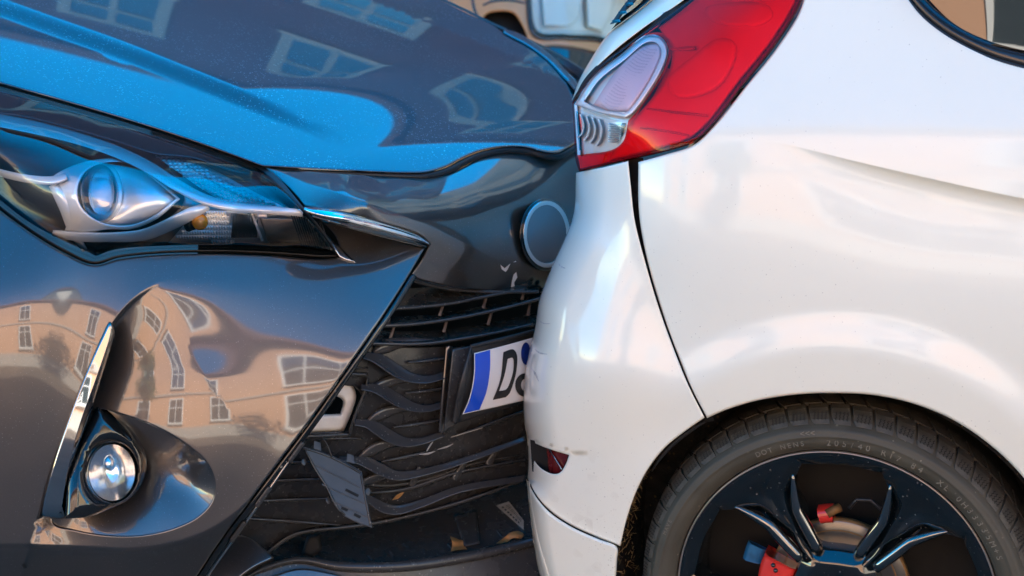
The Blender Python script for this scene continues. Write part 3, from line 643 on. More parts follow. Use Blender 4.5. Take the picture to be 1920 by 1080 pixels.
panel('projector_core', hl, M['lamp_silver'], ell(190, 361, 24, 42), off(t_eye, .045), step=5, edge=(6, -.01), skirt=.0, raw=True)
pj = panel('projector_lens', hl, M['bulb_glass'], ell(188, 361, 33, 53), add(t_eye, dome(188, 361, 34, 54, .03), lambda x, y: .028 + 0 * x), step=5, edge=(0, 0), skirt=.02, raw=True)
panel('projector_ring', hl, M['lamp_silver'], ell(190, 361, 40, 60), off(t_eye, .026), holes=[ell(187, 361, 32, 52)], step=4, edge=(4, .006), skirt=.03, raw=True)
strip('lamp_chrome_bar', hl, M['lamp_silver'], [(-40, 312, 12), (0, 324, 14), (50, 335, 15), (100, 338, 16), (125, 330, 14)], off(t_hl, .024), depth=.005)
strip('lamp_chrome_bar', hl, M['lamp_silver'], [(98, 437, 12), (140, 443, 18), (200, 445, 18), (270, 440, 22), (320, 420, 24), (360, 400, 24), (391, 386, 14)], off(t_hl, .022), depth=.007)
strip('lamp_chrome_leg', hl, M['lamp_silver'], [(100, 345, 20), (124, 392, 24), (140, 440, 18), (160, 470, 10)], off(t_hl, .034), depth=.008)
M['bezel_grey'] = mat('bezel_grey', (.42, .41, .39), rough=.25, metal=.4)
panel('inner_bezel', hl, M['bezel_grey'], [(305, 300, 0), (400, 312), (484, 336, 0), (545, 392), (606, 462, 0), (500, 454), (330, 457), (255, 452, 0), (300, 420), (345, 375)], off(t_hl, .066), step=10, edge=(4, .004), skirt=.01)
# faceted reflector above the bar
fac = panel('upper_reflector', hl, M['lamp_silver'], [(290, 291, 0), (345, 294), (400, 318), (470, 356), (532, 388, 0), (430, 380), (380, 355), (330, 320)], off(t_hl, .05), step=8, edge=(0, 0), skirt=0)
def pyramids(name, parent, mt, poly, tf, sx, sy, h, skew=0.0):
    V = []; F = []; xs = [p[0] for p in poly]; ys = [p[1] for p in poly]
    yy = min(ys); r_ = 0
    while yy < max(ys):
        xx = min(xs) + skew * (yy - min(ys))
        while xx < max(xs) + 60:
            if inside(np.array([xx + sx / 2]), np.array([yy + sy / 2]), poly)[0]:
                c = np.array([(xx, yy), (xx + sx, yy), (xx + sx, yy + sy), (xx, yy + sy), (xx + sx / 2, yy + sy / 2)]); t = tf(c[:, 0], c[:, 1]); t[4] -= h
                s = len(V); V += list(P(c[:, 0], c[:, 1], t)); F += [(s, s + 4, s + 1), (s + 1, s + 4, s + 2), (s + 2, s + 4, s + 3), (s + 3, s + 4, s)]
            xx += sx
        yy += sy; r_ += 1
    o = mesh(name, V, F, mt, parent, False); o['kind'] = 'stuff'; return o
pyramids('reflector_facets', hl, M['lamp_silver'], [(292, 290), (345, 294), (380, 312), (440, 350), (500, 378), (528, 388), (430, 378), (380, 352), (330, 318)], off(t_hl, .046), 9, 6, .005, .4)
panel('inner_lens', hl, M['smoke_lens'], [(330, 298, 0), (390, 308), (450, 332), (500, 362), (512, 378, 0), (470, 372), (420, 350), (370, 320)], off(t_hl, .03), step=7, edge=(8, .008), skirt=.006)
# indicator: ribbed reflector, bulb, grey diffuser
pyramids('indicator_reflector', hl, M['lamp_silver'], [(325, 452), (360, 412), (392, 396), (425, 396), (436, 430), (440, 456)], off(t_hl, .045), 5, 9, .004)
panel('indicator_back', hl, M['lamp_silver'], [(315, 456, 0), (360, 408), (392, 394, 0), (500, 398, 0), (505, 457, 0)], off(t_hl, .055), step=10, edge=(0, 0), skirt=0)
bl = mesh('indicator_bulb', *(lambda c: ([], []))(0), M['amber'], hl) if False else None
def ball(name, parent, mt, c, r, sx=1., ex=None):
    bm = bmesh.new(); bmesh.ops.create_uvsphere(bm, u_segments=20, v_segments=12, radius=r)
    me = bpy.data.meshes.new(name); bm.to_mesh(me); bm.free()
    for v in me.vertices: v.co = Vector(c) + Vector((v.co.x * sx, v.co.y, v.co.z))
    me.polygons.foreach_set('use_smooth', [True] * len(me.polygons)); return link(name, me, mt, parent)
tb = float(t_hl(np.array([375.]), np.array([416.]))[0]) + .03; ball('indicator_bulb', hl, M['amber'], P(375, 416, tb), .0118)
tube3('bulb_socket', hl, M['matt_black'], [P(364, 420, tb + .004), P(350, 425, tb + .008)], .008)
pyramids('side_reflector', hl, M['satin'], [(428, 400), (476, 404), (490, 452), (440, 452)], off(t_hl, .040), 5, 46, .003)
strip('indicator_edge', hl, M['lamp_white'], [(472, 400, 4), (482, 425, 5), (492, 452, 5)], off(t_hl, .030), depth=.004)
M['box_gold'] = mat('box_gold', (.34, .30, .23), rough=.3, metal=.3, var=.2, vscale=40)
panel('lamp_end_back', hl, M['box_gold'], [(486, 408, 0), (556, 411, 0), (592, 452, 0), (502, 453, 0)], off(t_hl, .044), step=8, edge=(4, .004), skirt=.01)
panel('lamp_end_box', hl, M['smoke_lens'], [(480, 404, 0), (560, 408, 0), (600, 455, 0), (500, 456, 0)], off(t_hl, .026), step=8, edge=(5, .006), skirt=.02)
for i in range(13):
    x0 = 560 + i * 4.4; strip('lamp_rib', hl, M['black_plastic'], [(x0 - 14 + i * .3, 402 + i * 1.2, 2.6), (x0 + 6, 462 + i * .5, 2.6)], off(t_hl, .018), depth=.003)

# ------------------------------------------------------------------ grille
gr_ctrl = [(760, 545, 't', 2.33), (880, 550, 't', 2.40), (1000, 550, 't', 2.47), (1060, 560, 't', 2.50), (690, 650, 't', 2.29), (850, 650, 't', 2.365), (1000, 650, 't', 2.45), (600, 790, 't', 2.275), (720, 780, 't', 2.325), (840, 780, 't', 2.375), (1000, 780, 't', 2.455),
           (520, 900, 't', 2.295), (640, 900, 't', 2.335), (760, 900, 't', 2.385), (880, 900, 't', 2.43), (1000, 880, 't', 2.475), (460, 980, 't', 2.31), (560, 990, 't', 2.35), (400, 1060, 't', 2.315), (700, 985, 't', 2.40), (1000, 950, 't', 2.50)]
t_g = tps(gr_ctrl, KY, 1e-3)
GRL = [(752, 548, 0), (705, 620), (645, 706), (585, 790), (525, 875), (470, 950), (420, 1020), (388, 1075, 0)]
# solid plastic field: from the slats down to the lip, open for the towing eye
TOW = [(628, 722), (660, 724), (676, 742), (670, 770), (655, 806, 0), (565, 812, 0), (600, 765)]
grl = panel('grille', dk, M['grille_dark'], [(690, 648, 0), (760, 650), (845, 650, 0), (990, 640, 0), (990, 880), (985, 893, 0), (860, 940), (740, 972), (640, 985), (580, 992), (548, 1003), (500, 1040), (455, 1072), (388, 1082, 0), (430, 1010), (480, 940), (530, 870), (585, 790), (640, 715)],
            off(t_g, .022), holes=[[(633, 722, 0), (664, 724, 0), (678, 742), (672, 770), (652, 808, 0), (562, 812, 0), (600, 768)]], step=9, edge=(3, .003), skirt=.02)
# upper air slats, seen from above, with upright fins between
deep = off(t_g, .10)
def slat(front, dx, dy, name='slat'):
    o = shelf(name, dk, GP, front, [(x + dx, y + dy) for x, y in front], t_g, off(t_g, .07), th=.005)
    strip('slat_edge', o, M['grille_gloss'], [(x, y + 2, 7) for x, y in front], off(t_g, -.004), depth=.005, skirt=.008)  # glossy strip added to put a highlight along the slat's front
slat([(768, 522), (800, 531), (850, 540), (920, 545), (1010, 545)], 6, -10)
slat([(733, 577), (790, 573), (850, 566), (900, 556), (940, 548), (985, 541)], 30, -36)
slat([(706, 609), (770, 606), (840, 597), (900, 586), (960, 572), (1015, 557)], 12, -14)
slat([(682, 641), (740, 643), (800, 642), (860, 634), (930, 622), (1000, 606)], 16, -22)
for (a, b) in [((734, 580), (727, 605)), ((832, 569), (824, 592)), ((912, 556), (906, 578)), ((983, 546), (979, 562)), ((739, 611), (732, 634)), ((838, 599), (832, 623)), ((922, 585), (915, 609)), ((994, 568), (990, 592))]:
    strip('fin', dk, M['fin'], [(a[0], a[1], 5), (b[0], b[1], 6)], off(t_g, .018), depth=.002, skirt=.05)
# wave-shaped bars and the webs between them
WV = [[(650, 664, 9.3), (690, 667, 15.5), (715, 676, 23.2), (745, 696, 24.8), (775, 709, 18.6), (805, 711, 15.5), (843, 700, 14.0)],
      [(676, 726, 10.9), (700, 727, 17.1), (720, 734, 23.2), (745, 750, 24.8), (775, 763, 18.6), (800, 766, 14.0), (840, 756, 14.0)],
      [(664, 792, 10.9), (690, 795, 17.1), (705, 802, 23.2), (730, 818, 24.8), (760, 829, 18.6), (790, 827, 14.0), (832, 813, 12.4)],
      [(636, 860, 9.3), (670, 863, 14.0), (690, 868, 21.7), (715, 881, 23.2), (745, 892, 18.6), (800, 884, 14.0), (880, 860, 12.4), (985, 822, 10.9)],
      [(650, 918, 9.3), (690, 935, 15.5), (720, 952, 20.2), (745, 956, 18.6), (790, 944, 15.5), (860, 918, 14.0), (985, 896, 12.4)]]
def louvre(name, c, w, dep):
    """moulded bar: a face that leans out to a crisp lower edge"""
    cl = [q[:2] for q in c]
    return panel(name, dk, M['grille_gloss'], band(c), add(off(t_g, .012), fold(cl, lambda s, a: -dep * np.clip(.5 + s / w, 0, 1) ** 1.4)), step=5, edge=(3, .003), skirt=.02, raw=True)
for c in WV: louvre('wave_bar', c, 22, .024)
WB = [[(700, 662, 12.0), (722, 650, 27.0), (760, 641, 18.0), (830, 640, 9.0)], [(694, 726, 6.0), (722, 718, 21.0), (750, 710, 21.0), (790, 709, 6.0)], [(684, 794, 6.0), (708, 780, 21.0), (736, 769, 21.0), (780, 765, 6.0)],
      [(668, 862, 6.0), (694, 846, 21.0), (722, 834, 21.0), (766, 829, 6.0)], [(664, 916, 6.0), (690, 902, 18.0), (716, 893, 18.0), (750, 891, 6.0)]]
for c in WB: strip('web', dk, M['grille_gloss'], c, off(t_g, .010), depth=.010, skirt=.02)
for (a, b) in [((764, 680), (840, 671)), ((758, 738), (838, 727)), ((735, 802), (832, 787)), ((714, 866), (800, 848)), ((860, 815), (985, 770))]:
    strip('rib', dk, M['grille_gloss'], [(a[0], a[1], 4), ((a[0] + b[0]) / 2, (a[1] + b[1]) / 2 + 1, 8), (b[0], b[1], 7)], off(t_g, .008), depth=.008, skirt=.02)
for (a, b) in [((615, 690), (690, 690)), ((545, 823), (680, 822)), ((520, 868), (590, 866)), ((505, 902), (612, 898)), ((478, 940), (640, 934)), ((455, 972), (640, 985))]:
    strip('rib', dk, M['grille_gloss'], [(a[0], a[1], 6), ((a[0] + b[0]) / 2, (a[1] + b[1]) / 2, 8), (b[0], b[1], 4)], off(t_g, .012), depth=.008, skirt=.02)
strip('rib', dk, GP, [(600, 870, 5), (700, 910, 8), (800, 900, 8), (880, 872, 7), (985, 852, 5)], off(t_g, .016), depth=.008)
strip('rib', dk, GP, [(690, 925, 6), (760, 918, 10), (860, 886, 9), (985, 862, 6)], off(t_g, .010), depth=.010)
for (a, b) in [((788, 876), (772, 912)), ((872, 868), (852, 900)), ((930, 846), (915, 872))]:
    strip('fin', dk, GP, [(a[0], a[1], 10), (b[0], b[1], 14)], off(t_g, .010), depth=.004)
strip('grille_post', dk, M['grey_paint'], [(842, 649, 13), (838, 700, 14), (833, 760, 14), (828, 812, 12)], off(t_g, -.004), depth=.004, skirt=.03)
# plate carrier and plate
t_pl = tps([(886, 655, 't', 2.318), (866, 777, 't', 2.325), (1010, 625, 't', 2.395), (1000, 750, 't', 2.40), (940, 700, 't', 2.349), (885, 715, 't', 2.314)], KY, 1e-4)
pc = panel('plate_carrier', dk, M['rubber'], [(883, 647, 0), (1008, 618, 0), (1006, 748, 0), (852, 795, 0), (858, 745), (872, 690)], off(t_pl, .010), step=9, edge=(9, .006), skirt=.03)
panel('carrier_back', dk, GP, [(848, 655, 0), (886, 648, 0), (860, 792, 0), (832, 810, 0)], off(t_pl, .028), step=9, edge=(3, .003), skirt=.02)
strip('carrier_rim', pc, M['rubber'], [(884, 649, 6), (874, 692, 12), (862, 745, 13), (853, 792, 12)], off(t_pl, -.002), depth=.006)
strip('carrier_rim', pc, M['rubber'], [(882, 650, 8), (945, 635, 8), (1006, 620, 8)], off(t_pl, -.002), depth=.006)
PLT = [(889, 662, 0), (945, 648), (1006, 631, 0), (1003, 746, 0), (935, 762), (867, 777, 0), (880, 745), (888, 705)]
lp = panel('license_plate', dk, M['plate_white'], PLT, t_pl, step=7, edge=(3, .002), skirt=.003)
panel('euro_band', lp, M['plate_blue'], [(891, 664, 0), (919, 656, 0), (919, 690), (912, 735), (899, 768, 0), (870, 775, 0), (882, 746), (890, 705)], off(t_pl, -.0012), step=6, edge=(0, 0), skirt=0)
panel('plate_letter', lp, M['plate_black'], [(944, 660, 0), (962, 655), (969, 664), (969, 690), (964, 714), (955, 738), (948, 745, 0), (924, 750, 0), (938, 712)], off(t_pl, -.0014), holes=[[(952, 673, 0), (961, 671), (963, 690), (958, 712), (949, 730), (936, 733, 0), (946, 703)]], step=4, edge=(0, 0), skirt=0, ostep=3)
panel('plate_seal', lp, M['seal_blue'], ell(986, 663, 9, 21), off(t_pl, -.0014), step=4, edge=(0, 0), skirt=0, raw=True)
panel('plate_seal', lp, M['rubber'], ell(984, 722, 18, 22), off(t_pl, -.0014), holes=[ell(986, 722, 9, 12)], step=4, edge=(0, 0), skirt=0, raw=True)
# towing-eye opening: inner metal bracket showing
twt = off(t_g, .030)
panel('tow_bracket', dk, M['alu'], [(585, 712, 0), (640, 714, 0), (660, 722), (668, 742), (660, 772), (645, 808, 0), (560, 812, 0), (552, 790, 0)], twt, holes=[[(592, 742, 0), (630, 743), (643, 752), (638, 776, 0), (575, 778, 0)]], step=6, edge=(9, .012), skirt=.03)
strip('tow_flange', dk, GP, [(690, 708, 5), (684, 735, 7), (668, 775, 7), (655, 815, 6)], off(t_g, .006), depth=.006)
strip('tow_flange', dk, GP, [(560, 820, 6), (610, 818, 8), (655, 815, 7)], off(t_g, .006), depth=.006)
strip('tow_flange', dk, GP, [(640, 698, 6), (665, 702, 8), (690, 702, 6)], off(t_g, .006), depth=.006)
# dangling cover of the towing eye
COV = [(567, 837, 0), (600, 846), (640, 862), (678, 884, 0), (688, 935), (698, 990, 0), (672, 981), (645, 968, 0), (630, 950), (612, 915), (590, 880)]
t_cv = tps([(567, 837, 't', 2.255), (678, 884, 't', 2.300), (698, 990, 't', 2.285), (645, 968, 't', 2.262), (600, 900, 't', 2.258)], KY, 1e-3)
cv = panel('tow_eye_cover', None, M['cover_grey'], COV, t_cv, step=7, edge=(4, .002), skirt=.004)
tag(cv, 'loose grey plastic towing eye cover dangling from the dark car grille', 'cover')
for (a, b) in [((588, 870), (676, 914)), ((604, 908), (684, 944)), ((622, 938), (690, 970))]: strip('rib', cv, M['cover_grey'], [(a[0], a[1], 3), (b[0], b[1], 3)], off(t_cv, -.002), depth=.002)
for c in ([(568, 840, 4), (600, 849, 5), (640, 866, 5), (676, 887, 4)], [(676, 888, 4), (686, 936, 5), (695, 986, 4)], [(571, 842, 4), (592, 880, 5), (614, 915, 5), (632, 950, 5), (647, 966, 4)]): strip('rim', cv, GP, c, off(t_cv, -.003), depth=.003, skirt=.004)
for (a, b) in [((648, 918), (672, 930)), ((640, 952), (652, 957)), ((664, 964), (676, 970))]: strip('slot', cv, M['matt_black'], [(a[0], a[1], 5), (b[0], b[1], 5)], off(t_cv, -.0012), depth=.0005, skirt=0)
for c in ([(800, 846, 1.5), (806, 836, 3), (812, 828, 1)], [(820, 843, 1), (838, 838, 3), (850, 832, 1)], [(786, 852, 1), (802, 851, 4), (816, 846, 1)], [(845, 820, 1), (872, 812, 2), (905, 802, 1)]):
    strip('crack', dk, M['crack'], c, off(t_g, -.004), depth=.001, skirt=0)
for (x, y) in [(594, 842), (656, 866)]: panel('tab', cv, M['cover_grey'], [(x - 5, y - 16, 0), (x + 7, y - 12, 0), (x + 9, y + 4, 0), (x - 6, y - 1, 0)], off(t_cv, .004), step=5, edge=(2, .001), skirt=.003)
for (x, y) in [(570, 866), (616, 938), (690, 922)]: panel('tab', cv, GP, ell(x, y, 5, 7, 14), off(t_cv, .008), step=4, edge=(2, .001), skirt=.003, raw=True)
tube('strap', cv, M['rubber'], [(604, 820, 1.5), (612, 832, 1.5), (618, 845, 1.5), (622, 858, 1.5)], off(t_cv, -.003))
# lip, undertray and splitter
t_lip = off(t_g, .0)
strip('grille_lip', dk, GP, [(470, 1062, 8), (510, 1030, 9), (545, 1006, 9), (580, 996, 8), (640, 990, 8), (700, 982, 8), (780, 965, 8), (860, 943, 8), (990, 898, 7)], off(t_g, .006), depth=.008, skirt=.03)
und = panel('undertray', dk, GP, [(500, 1048, 0), (548, 1003), (640, 988), (760, 968), (860, 940), (1000, 890, 0), (1000, 1010, 0), (880, 1035), (760, 1052), (640, 1058), (560, 1052)], lambda x, y: tps_und(x, y), step=9, edge=(0, 0), skirt=0) if False else None
t_und = tps([(500, 1048, 't', 2.40), (640, 1058, 't', 2.42), (760, 1052, 't', 2.45), (880, 1035, 't', 2.485), (1000, 1010, 't', 2.52), (548, 1003, 't', 2.50), (640, 988, 't', 2.56), (760, 968, 't', 2.60), (860, 940, 't', 2.63), (1000, 890, 't', 2.67)], KY, 1e-3)
und = panel('undertray', dk, GP, [(490, 1048, 0), (545, 1000), (640, 984), (760, 962), (860, 934), (1005, 884, 0), (1005, 1012, 0), (880, 1037), (760, 1054), (640, 1060), (560, 1054)], t_und, step=9, edge=(0, 0), skirt=0)
for (a, b) in [((730, 985), (765, 1028)), ((765, 985), (800, 1040)), ((795, 975), (850, 1030)), ((835, 978), (870, 1020)), ((700, 992), (740, 1046)), ((660, 1000), (700, 1052)), ((890, 945), (945, 1010)), ((925, 930), (985, 1000))]:
    strip('rib', dk, GP, [(a[0], a[1], 3), (b[0], b[1], 5)], off(t_und, -.004), depth=.005)
panel('undertray_block', dk, GP, [(850, 965, 0), (895, 955, 0), (900, 1020, 0), (870, 1025, 0)], off(t_und, -.012), step=6, edge=(6, .008), skirt=.03)
t_sp = tps([(430, 1085, 't', 2.32), (560, 1050, 't', 2.37), (640, 1060, 't', 2.38), (760, 1055, 't', 2.41), (880, 1035, 't', 2.455), (1000, 1008, 't', 2.50), (1000, 1110, 't', 2.47), (760, 1130, 't', 2.40), (560, 1130, 't', 2.35), (430, 1130, 't', 2.31)], KY, 1e-3)
panel('splitter', dk, GP, [(455, 1085, 0), (500, 1062), (560, 1050), (640, 1058), (760, 1054), (880, 1034), (1010, 1004, 0), (1010, 1130, 0), (420, 1130, 0)], off(t_sp, .012), step=10, edge=(4, .004), skirt=.03)
strip('splitter_rim', dk, GP, [(462, 1082, 8), (500, 1064, 14), (560, 1050, 15), (640, 1062, 20), (760, 1061, 22), (880, 1043, 22), (1005, 1014, 20)], t_sp, depth=.012, skirt=.02)
panel('splitter_paint', dk, M['grey_paint'], [(505, 1082, 0), (560, 1066), (620, 1074), (660, 1086, 0), (660, 1130, 0), (470, 1130, 0)], off(t_sp, -.004), step=9, edge=(4, .004), skirt=.01)
# bumper corner below the shell edge (painted, mirrors the sky)
t_co = tps([(424, 1004, 't', 2.325), (380, 1075, 't', 2.282), (470, 1008, 't', 2.322), (515, 1045, 't', 2.312), (470, 1068, 't', 2.288), (400, 1125, 't', 2.272)], KY, 1e-3)
panel('bumper_corner', dk, M['grey_paint'], [(424, 1004, 0), (462, 1006), (492, 1026), (514, 1046, 0), (470, 1068), (440, 1095), (425, 1128, 0), (352, 1128, 0), (385, 1066)], t_co, step=7, edge=(4, .004), skirt=.02)
panel('foam_block', dk, M['matt_black'], [(575, 1006, 0), (600, 1000, 0), (604, 1030, 0), (586, 1046, 0), (565, 1040, 0)], off(t_sp, .04), step=6, edge=(8, .012), skirt=.02)
# paper label with print
t_lb = off(t_und, -.006)
LQ = [(930, 948), (954, 940), (982, 976), (982, 994)]
lb = panel('part_label', dk, M['label_paper'], [q + (0,) for q in LQ], t_lb, step=6, edge=(0, 0), skirt=.001)
def quad(a, b): 
    A, B, C_, D_ = [np.array(q, float) for q in LQ]
    top = A + (B - A) * b; bot = D_ + (C_ - D_) * b; return tuple(top + (bot - top) * a)
for i in range(14):
    a = .12 + i * .055; w = .012 + .016 * random.random(); panel('print_bar', lb, M['plate_black'], [quad(a, .55) + (0,), quad(a + w, .55) + (0,), quad(a + w, .85) + (0,), quad(a, .85) + (0,)], off(t_lb, -.0015), step=8, edge=(0, 0), skirt=0)
for i in range(7):
    a = .10 + i * .11; panel('print_bar', lb, M['plate_black'], [quad(a, .22) + (0,), quad(a + .06, .22) + (0,), quad(a + .06, .38) + (0,), quad(a, .38) + (0,)], off(t_lb, -.0015), step=8, edge=(0, 0), skirt=0)
# dry leaves lying in the tray
def leaf(pts, label, tf, curl):
    cx = sum(p[0] for p in pts) / len(pts); cy = sum(p[1] for p in pts) / len(pts)
    o = panel('dry_leaf', None, M['leaf'], pts, add(tf, lambda x, y: -.012 + curl * np.sin((x - cx) * .16) * .006 + .0035 * np.sin((y - cy) * .3)), step=3, edge=(0, 0), skirt=.0008, ostep=3)
    tag(o, label, 'leaf', 'dry leaves in the broken bumper')
leaf([(844, 1006, 0), (852, 1008), (862, 1012), (874, 1014, 0), (872, 1024), (876, 1030, 0), (860, 1031), (845, 1034, 0), (848, 1020)], 'crumpled brown dry leaf at the centre of the black undertray', t_und, 1)
leaf([(930, 1019, 0), (945, 1008), (958, 998), (972, 996), (982, 1002), (978, 1010, 0), (962, 1009), (948, 1018)], 'curled orange dry leaf beside the paper label and white bumper', t_und, -1)
leaf([(735, 938, 0), (744, 928), (757, 923), (748, 934)], 'small orange dry leaf caught between the lower grille bars', off(t_g, .012), 1)

# ------------------------------------------------------------------ far side of the dark car
t_far = lambda x, y: t_bonnet(np.clip(x, -150, 1060), y) + .03
ffl = panel('far_headlight', dk, M['matt_black'], [(948, 58, 0), (1000, 78), (1050, 103), (1104, 136, 0), (1104, 182, 0), (1060, 142), (1010, 100), (970, 74)], off(t_far, .03), step=7, edge=(0, 0), skirt=.03)
panel('far_headlight_lens', ffl, M['clear_lens'], [(946, 57, 0), (1000, 76), (1050, 101), (1104, 134, 0), (1104, 184, 0), (1060, 142), (1010, 100), (970, 74)], off(t_far, .005), step=7, edge=(8, .02), skirt=.004)
panel('far_lamp_chrome', ffl, M['satin'], [(1020, 92, 0), (1060, 110), (1102, 136, 0), (1102, 160, 0), (1070, 134)], off(t_far, .022), step=7, edge=(4, .005), skirt=.01)
strip('far_wing_edge', dk, M['bonnet_paint'], [(945, 58, 8), (965, 66, 13), (990, 79, 13), (1030, 108, 13), (1060, 140, 13), (1092, 176, 13)], off(t_far, -.045), depth=.010, skirt=.02)
strip('far_bonnet_gap', dk, M['rubber'], [(690, -72, 5), (760, -37, 5), (820, -6, 5), (880, 23, 5), (925, 45, 5), (950, 56, 5)], off(t_far, .02), depth=.004)

# ------------------------------------------------------------------ white hatchback
wc = empty('white_hatchback', (HUB[0] + .3, HUB[1] + .3, 0), 'white hatchback with a red tail lamp, struck on its rear bumper', 'car')
WP = M['white_paint']
rows = [(-60, -.062), (40, -.038), (130, -.016), (210, .004), (290, .020), (380, .031), (480, .037), (600, .038), (700, .034), (800, .026), (900, .014), (1050, -.004)]
side_ctrl = []
for py, d in rows:
    for px, w in ((1110, -.075), (1200, -.030), (1320, -.006), (1480, 0), (1650, 0), (1820, 0), (2000, 0)):
        ww = w if py < 640 else w * .55
        side_ctrl.append((px, py, 'd', d + ww))
_sb = tps(side_ctrl, 1, 1e-3)
CRS = [(1410, 256), (1500, 276), (1600, 301), (1750, 336), (1850, 358), (2000, 388)]
def crease_fn(s, a): return np.where(s > 0, .017 * sstep(0, .6, a) * (1 - np.exp(-np.clip(s, 0, None) / 14.)) * np.exp(-np.clip(s, 0, None) / 130.), 0)
def flare(x, y):
    r = np.hypot((x - 1563) / 1.03, (y - 1135)); return -.012 * sstep(560, 470, r) 
t_side = add(_sb, fold(CRS, crease_fn), flare)
ARCH = [(1326, 784), (1360, 769), (1420, 751), (1490, 740), (1560, 737), (1640, 741), (1720, 759), (1790, 789), (1850, 829), (1900, 874), (1945, 930), (1985, 1000), (2010, 1060)]
panel('quarter_panel', wc, WP, [(1197, 304, 0), (1250, 289), (1300, 272), (1335, 240), (1400, 160), (1460, 85), (1503, 12), (1512, -50, 0), (1672, -50, 0), (1700, -8), (1728, 28), (1770, 62), (1830, 95), (1890, 119), (2250, 188, 0), (2250, 1240, 0), (2080, 1240, 0), (2050, 1150)] + ARCH[::-1] + [(1326, 784, 0), (1297, 728), (1269, 660), (1243, 588), (1218, 506), (1202, 430), (1197, 380)],
      t_side, step=10, edge=(5, .005), skirt=.035, guides=[(CRS, (-5, -1, 1.5, 5, 10, 17, 26), 8)])
# rear bumper
bc = []
for (x, y) in [(1178, 310), (1185, 360), (1192, 415), (1212, 495), (1237, 578), (1264, 652), (1292, 722), (1320, 778)]: bc.append((x, y, 'T', float(t_side(np.array([x + 10.]), np.array([y * 1.]))[0]) + .001))
for (x, y, d) in [(1080, 330, -.075), (1085, 400, -.055), (1120, 470, -.012), (1060, 510, -.035), (1150, 560, .015), (1030, 600, -.020), (1010, 690, -.012), (1100, 690, .030), (1190, 690, .040), (1000, 780, -.010), (1100, 800, .022), (1250, 810, .032), (1200, 880, .028), (1100, 890, .012), (1000, 880, -.018), (1100, 980, .006), (1165, 1000, .018), (1030, 950, -.012), (1160, 1040, .014)]: bc.append((x, y, 'd', d))
_rb = tps(bc, 1, 1e-3)
SIL = [(1078, 320), (1076, 400), (1062, 440), (1035, 500), (1012, 560), (1002, 620), (992, 660), (983, 710), (983, 790), (989, 820), (990, 860), (989, 897)]
t_rb = add(_rb, rolloff(SIL, 60, .11))
BARCH = [(1322, 788), (1288, 806), (1250, 836), (1220, 872), (1196, 915), (1176, 970), (1163, 1024)]
SLOT = [(996, 828, 0), (1030, 842), (1067, 853, 0), (1061, 870), (1049, 887), (1034, 888), (1012, 876), (999, 857)]
CUT = [(990, 818), (1030, 832), (1080, 846), (1140, 853)]
def cut_fn(s, a): return np.where(s > 0, .010 * sstep(0, 5, s) * np.exp(-s / 40.) * sstep(1, .5, a), 0)
t_rb2 = add(t_rb, fold(CUT, cut_fn))
rb = panel('rear_bumper', wc, M['white_arch'], [(1080, 324, 0), (1130, 314), (1178, 302, 0), (1183, 350), (1190, 412), (1210, 492), (1235, 576), (1262, 651), (1290, 721), (1321, 783, 0)] + BARCH[1:-1] + [(1163, 1024, 0), (1120, 1007), (1070, 984), (1031, 957), (1006, 928), (989, 897, 0), (991, 860), (988, 820), (983, 790), (983, 710), (992, 660), (1002, 620), (1012, 560), (1035, 500), (1062, 440), (1076, 400)],
           t_rb2, holes=[SLOT], step=8, edge=(4, .004), skirt=.03)
sw = []
for (x, y) in line([(1080, 330)] + SIL[1:], 24):
    q = P(x, y, float(t_rb(np.array([x]), np.array([y]))[0])); sw.append([q - nw * l + aw * (.015 - .055 * (1 - (1 - min(l, .7) / .7) ** 2)) for l in (0, .04, .1, .2, .35, .55, .8, 1.2)])
Vv = [v for r_ in sw for v in r_]; mesh('rear_bumper_face', Vv, [(i * 8 + k, i * 8 + k + 1, i * 8 + 9 + k, i * 8 + 8 + k) for i in range(len(sw) - 1) for k in range(7)], WP, wc)
M['dark_red'] = mat('dark_red', (.10, .008, .010), rough=.25, coat=.5)
for c in ([(1003, 655, 1), (1012, 662, 3), (1026, 664, 1)], [(996, 690, 1), (1003, 700, 4), (1010, 715, 1)], [(1046, 492, 1), (1052, 500, 3), (1060, 503, 1)], [(1010, 600, 1), (1018, 606, 2), (1032, 607, 1)]): strip('scuff', rb, M['scuff_dark'], c, off(t_rb2, -.0008), depth=.0004, skirt=0)
rf = panel('reflector', wc, M['dark_red'], [(1024, 835, 0), (1066, 853, 0), (1050, 890, 0), (1030, 888, 0)], off(t_rb, .028), step=5, edge=(0, 0), skirt=.004)
panel('reflector_slot', wc, M['matt_black'], [(994, 824, 0), (1075, 845, 0), (1060, 900, 0), (998, 884, 0)], off(_rb, .05), step=8, edge=(0, 0), skirt=0)
strip('reflector_rim', wc, M['satin'], [(1029, 842, 1.5), (1042, 862, 2), (1053, 880, 2)], off(t_rb, .022), depth=.002)
strip('arch_lip', wc, M['rubber'], [(1324, 790, 3), (1300, 803, 8), (1262, 832, 9), (1235, 862, 7), (1222, 884, 2)], off(t_rb, .012), depth=.006)
# lower valance
t_va = add(off(_rb, -.012), rolloff([(988, 900), (996, 980), (1008, 1060), (1030, 1140)], 34, .08))
panel('rear_valance', wc, M['white_arch'], [(987, 898, 0), (1004, 930), (1030, 960), (1070, 987), (1120, 1010), (1157, 1026), (1157, 1050), (1151, 1130, 0), (1026, 1130, 0), (1008, 1060), (995, 980)], t_va, step=7, edge=(6, .010), skirt=.03)
strip('valance_fold', wc, WP, [(991, 902, 4), (997, 960, 7), (1008, 1020, 9), (1026, 1085, 12), (1040, 1130, 12)], off(t_va, -.004), depth=.008)
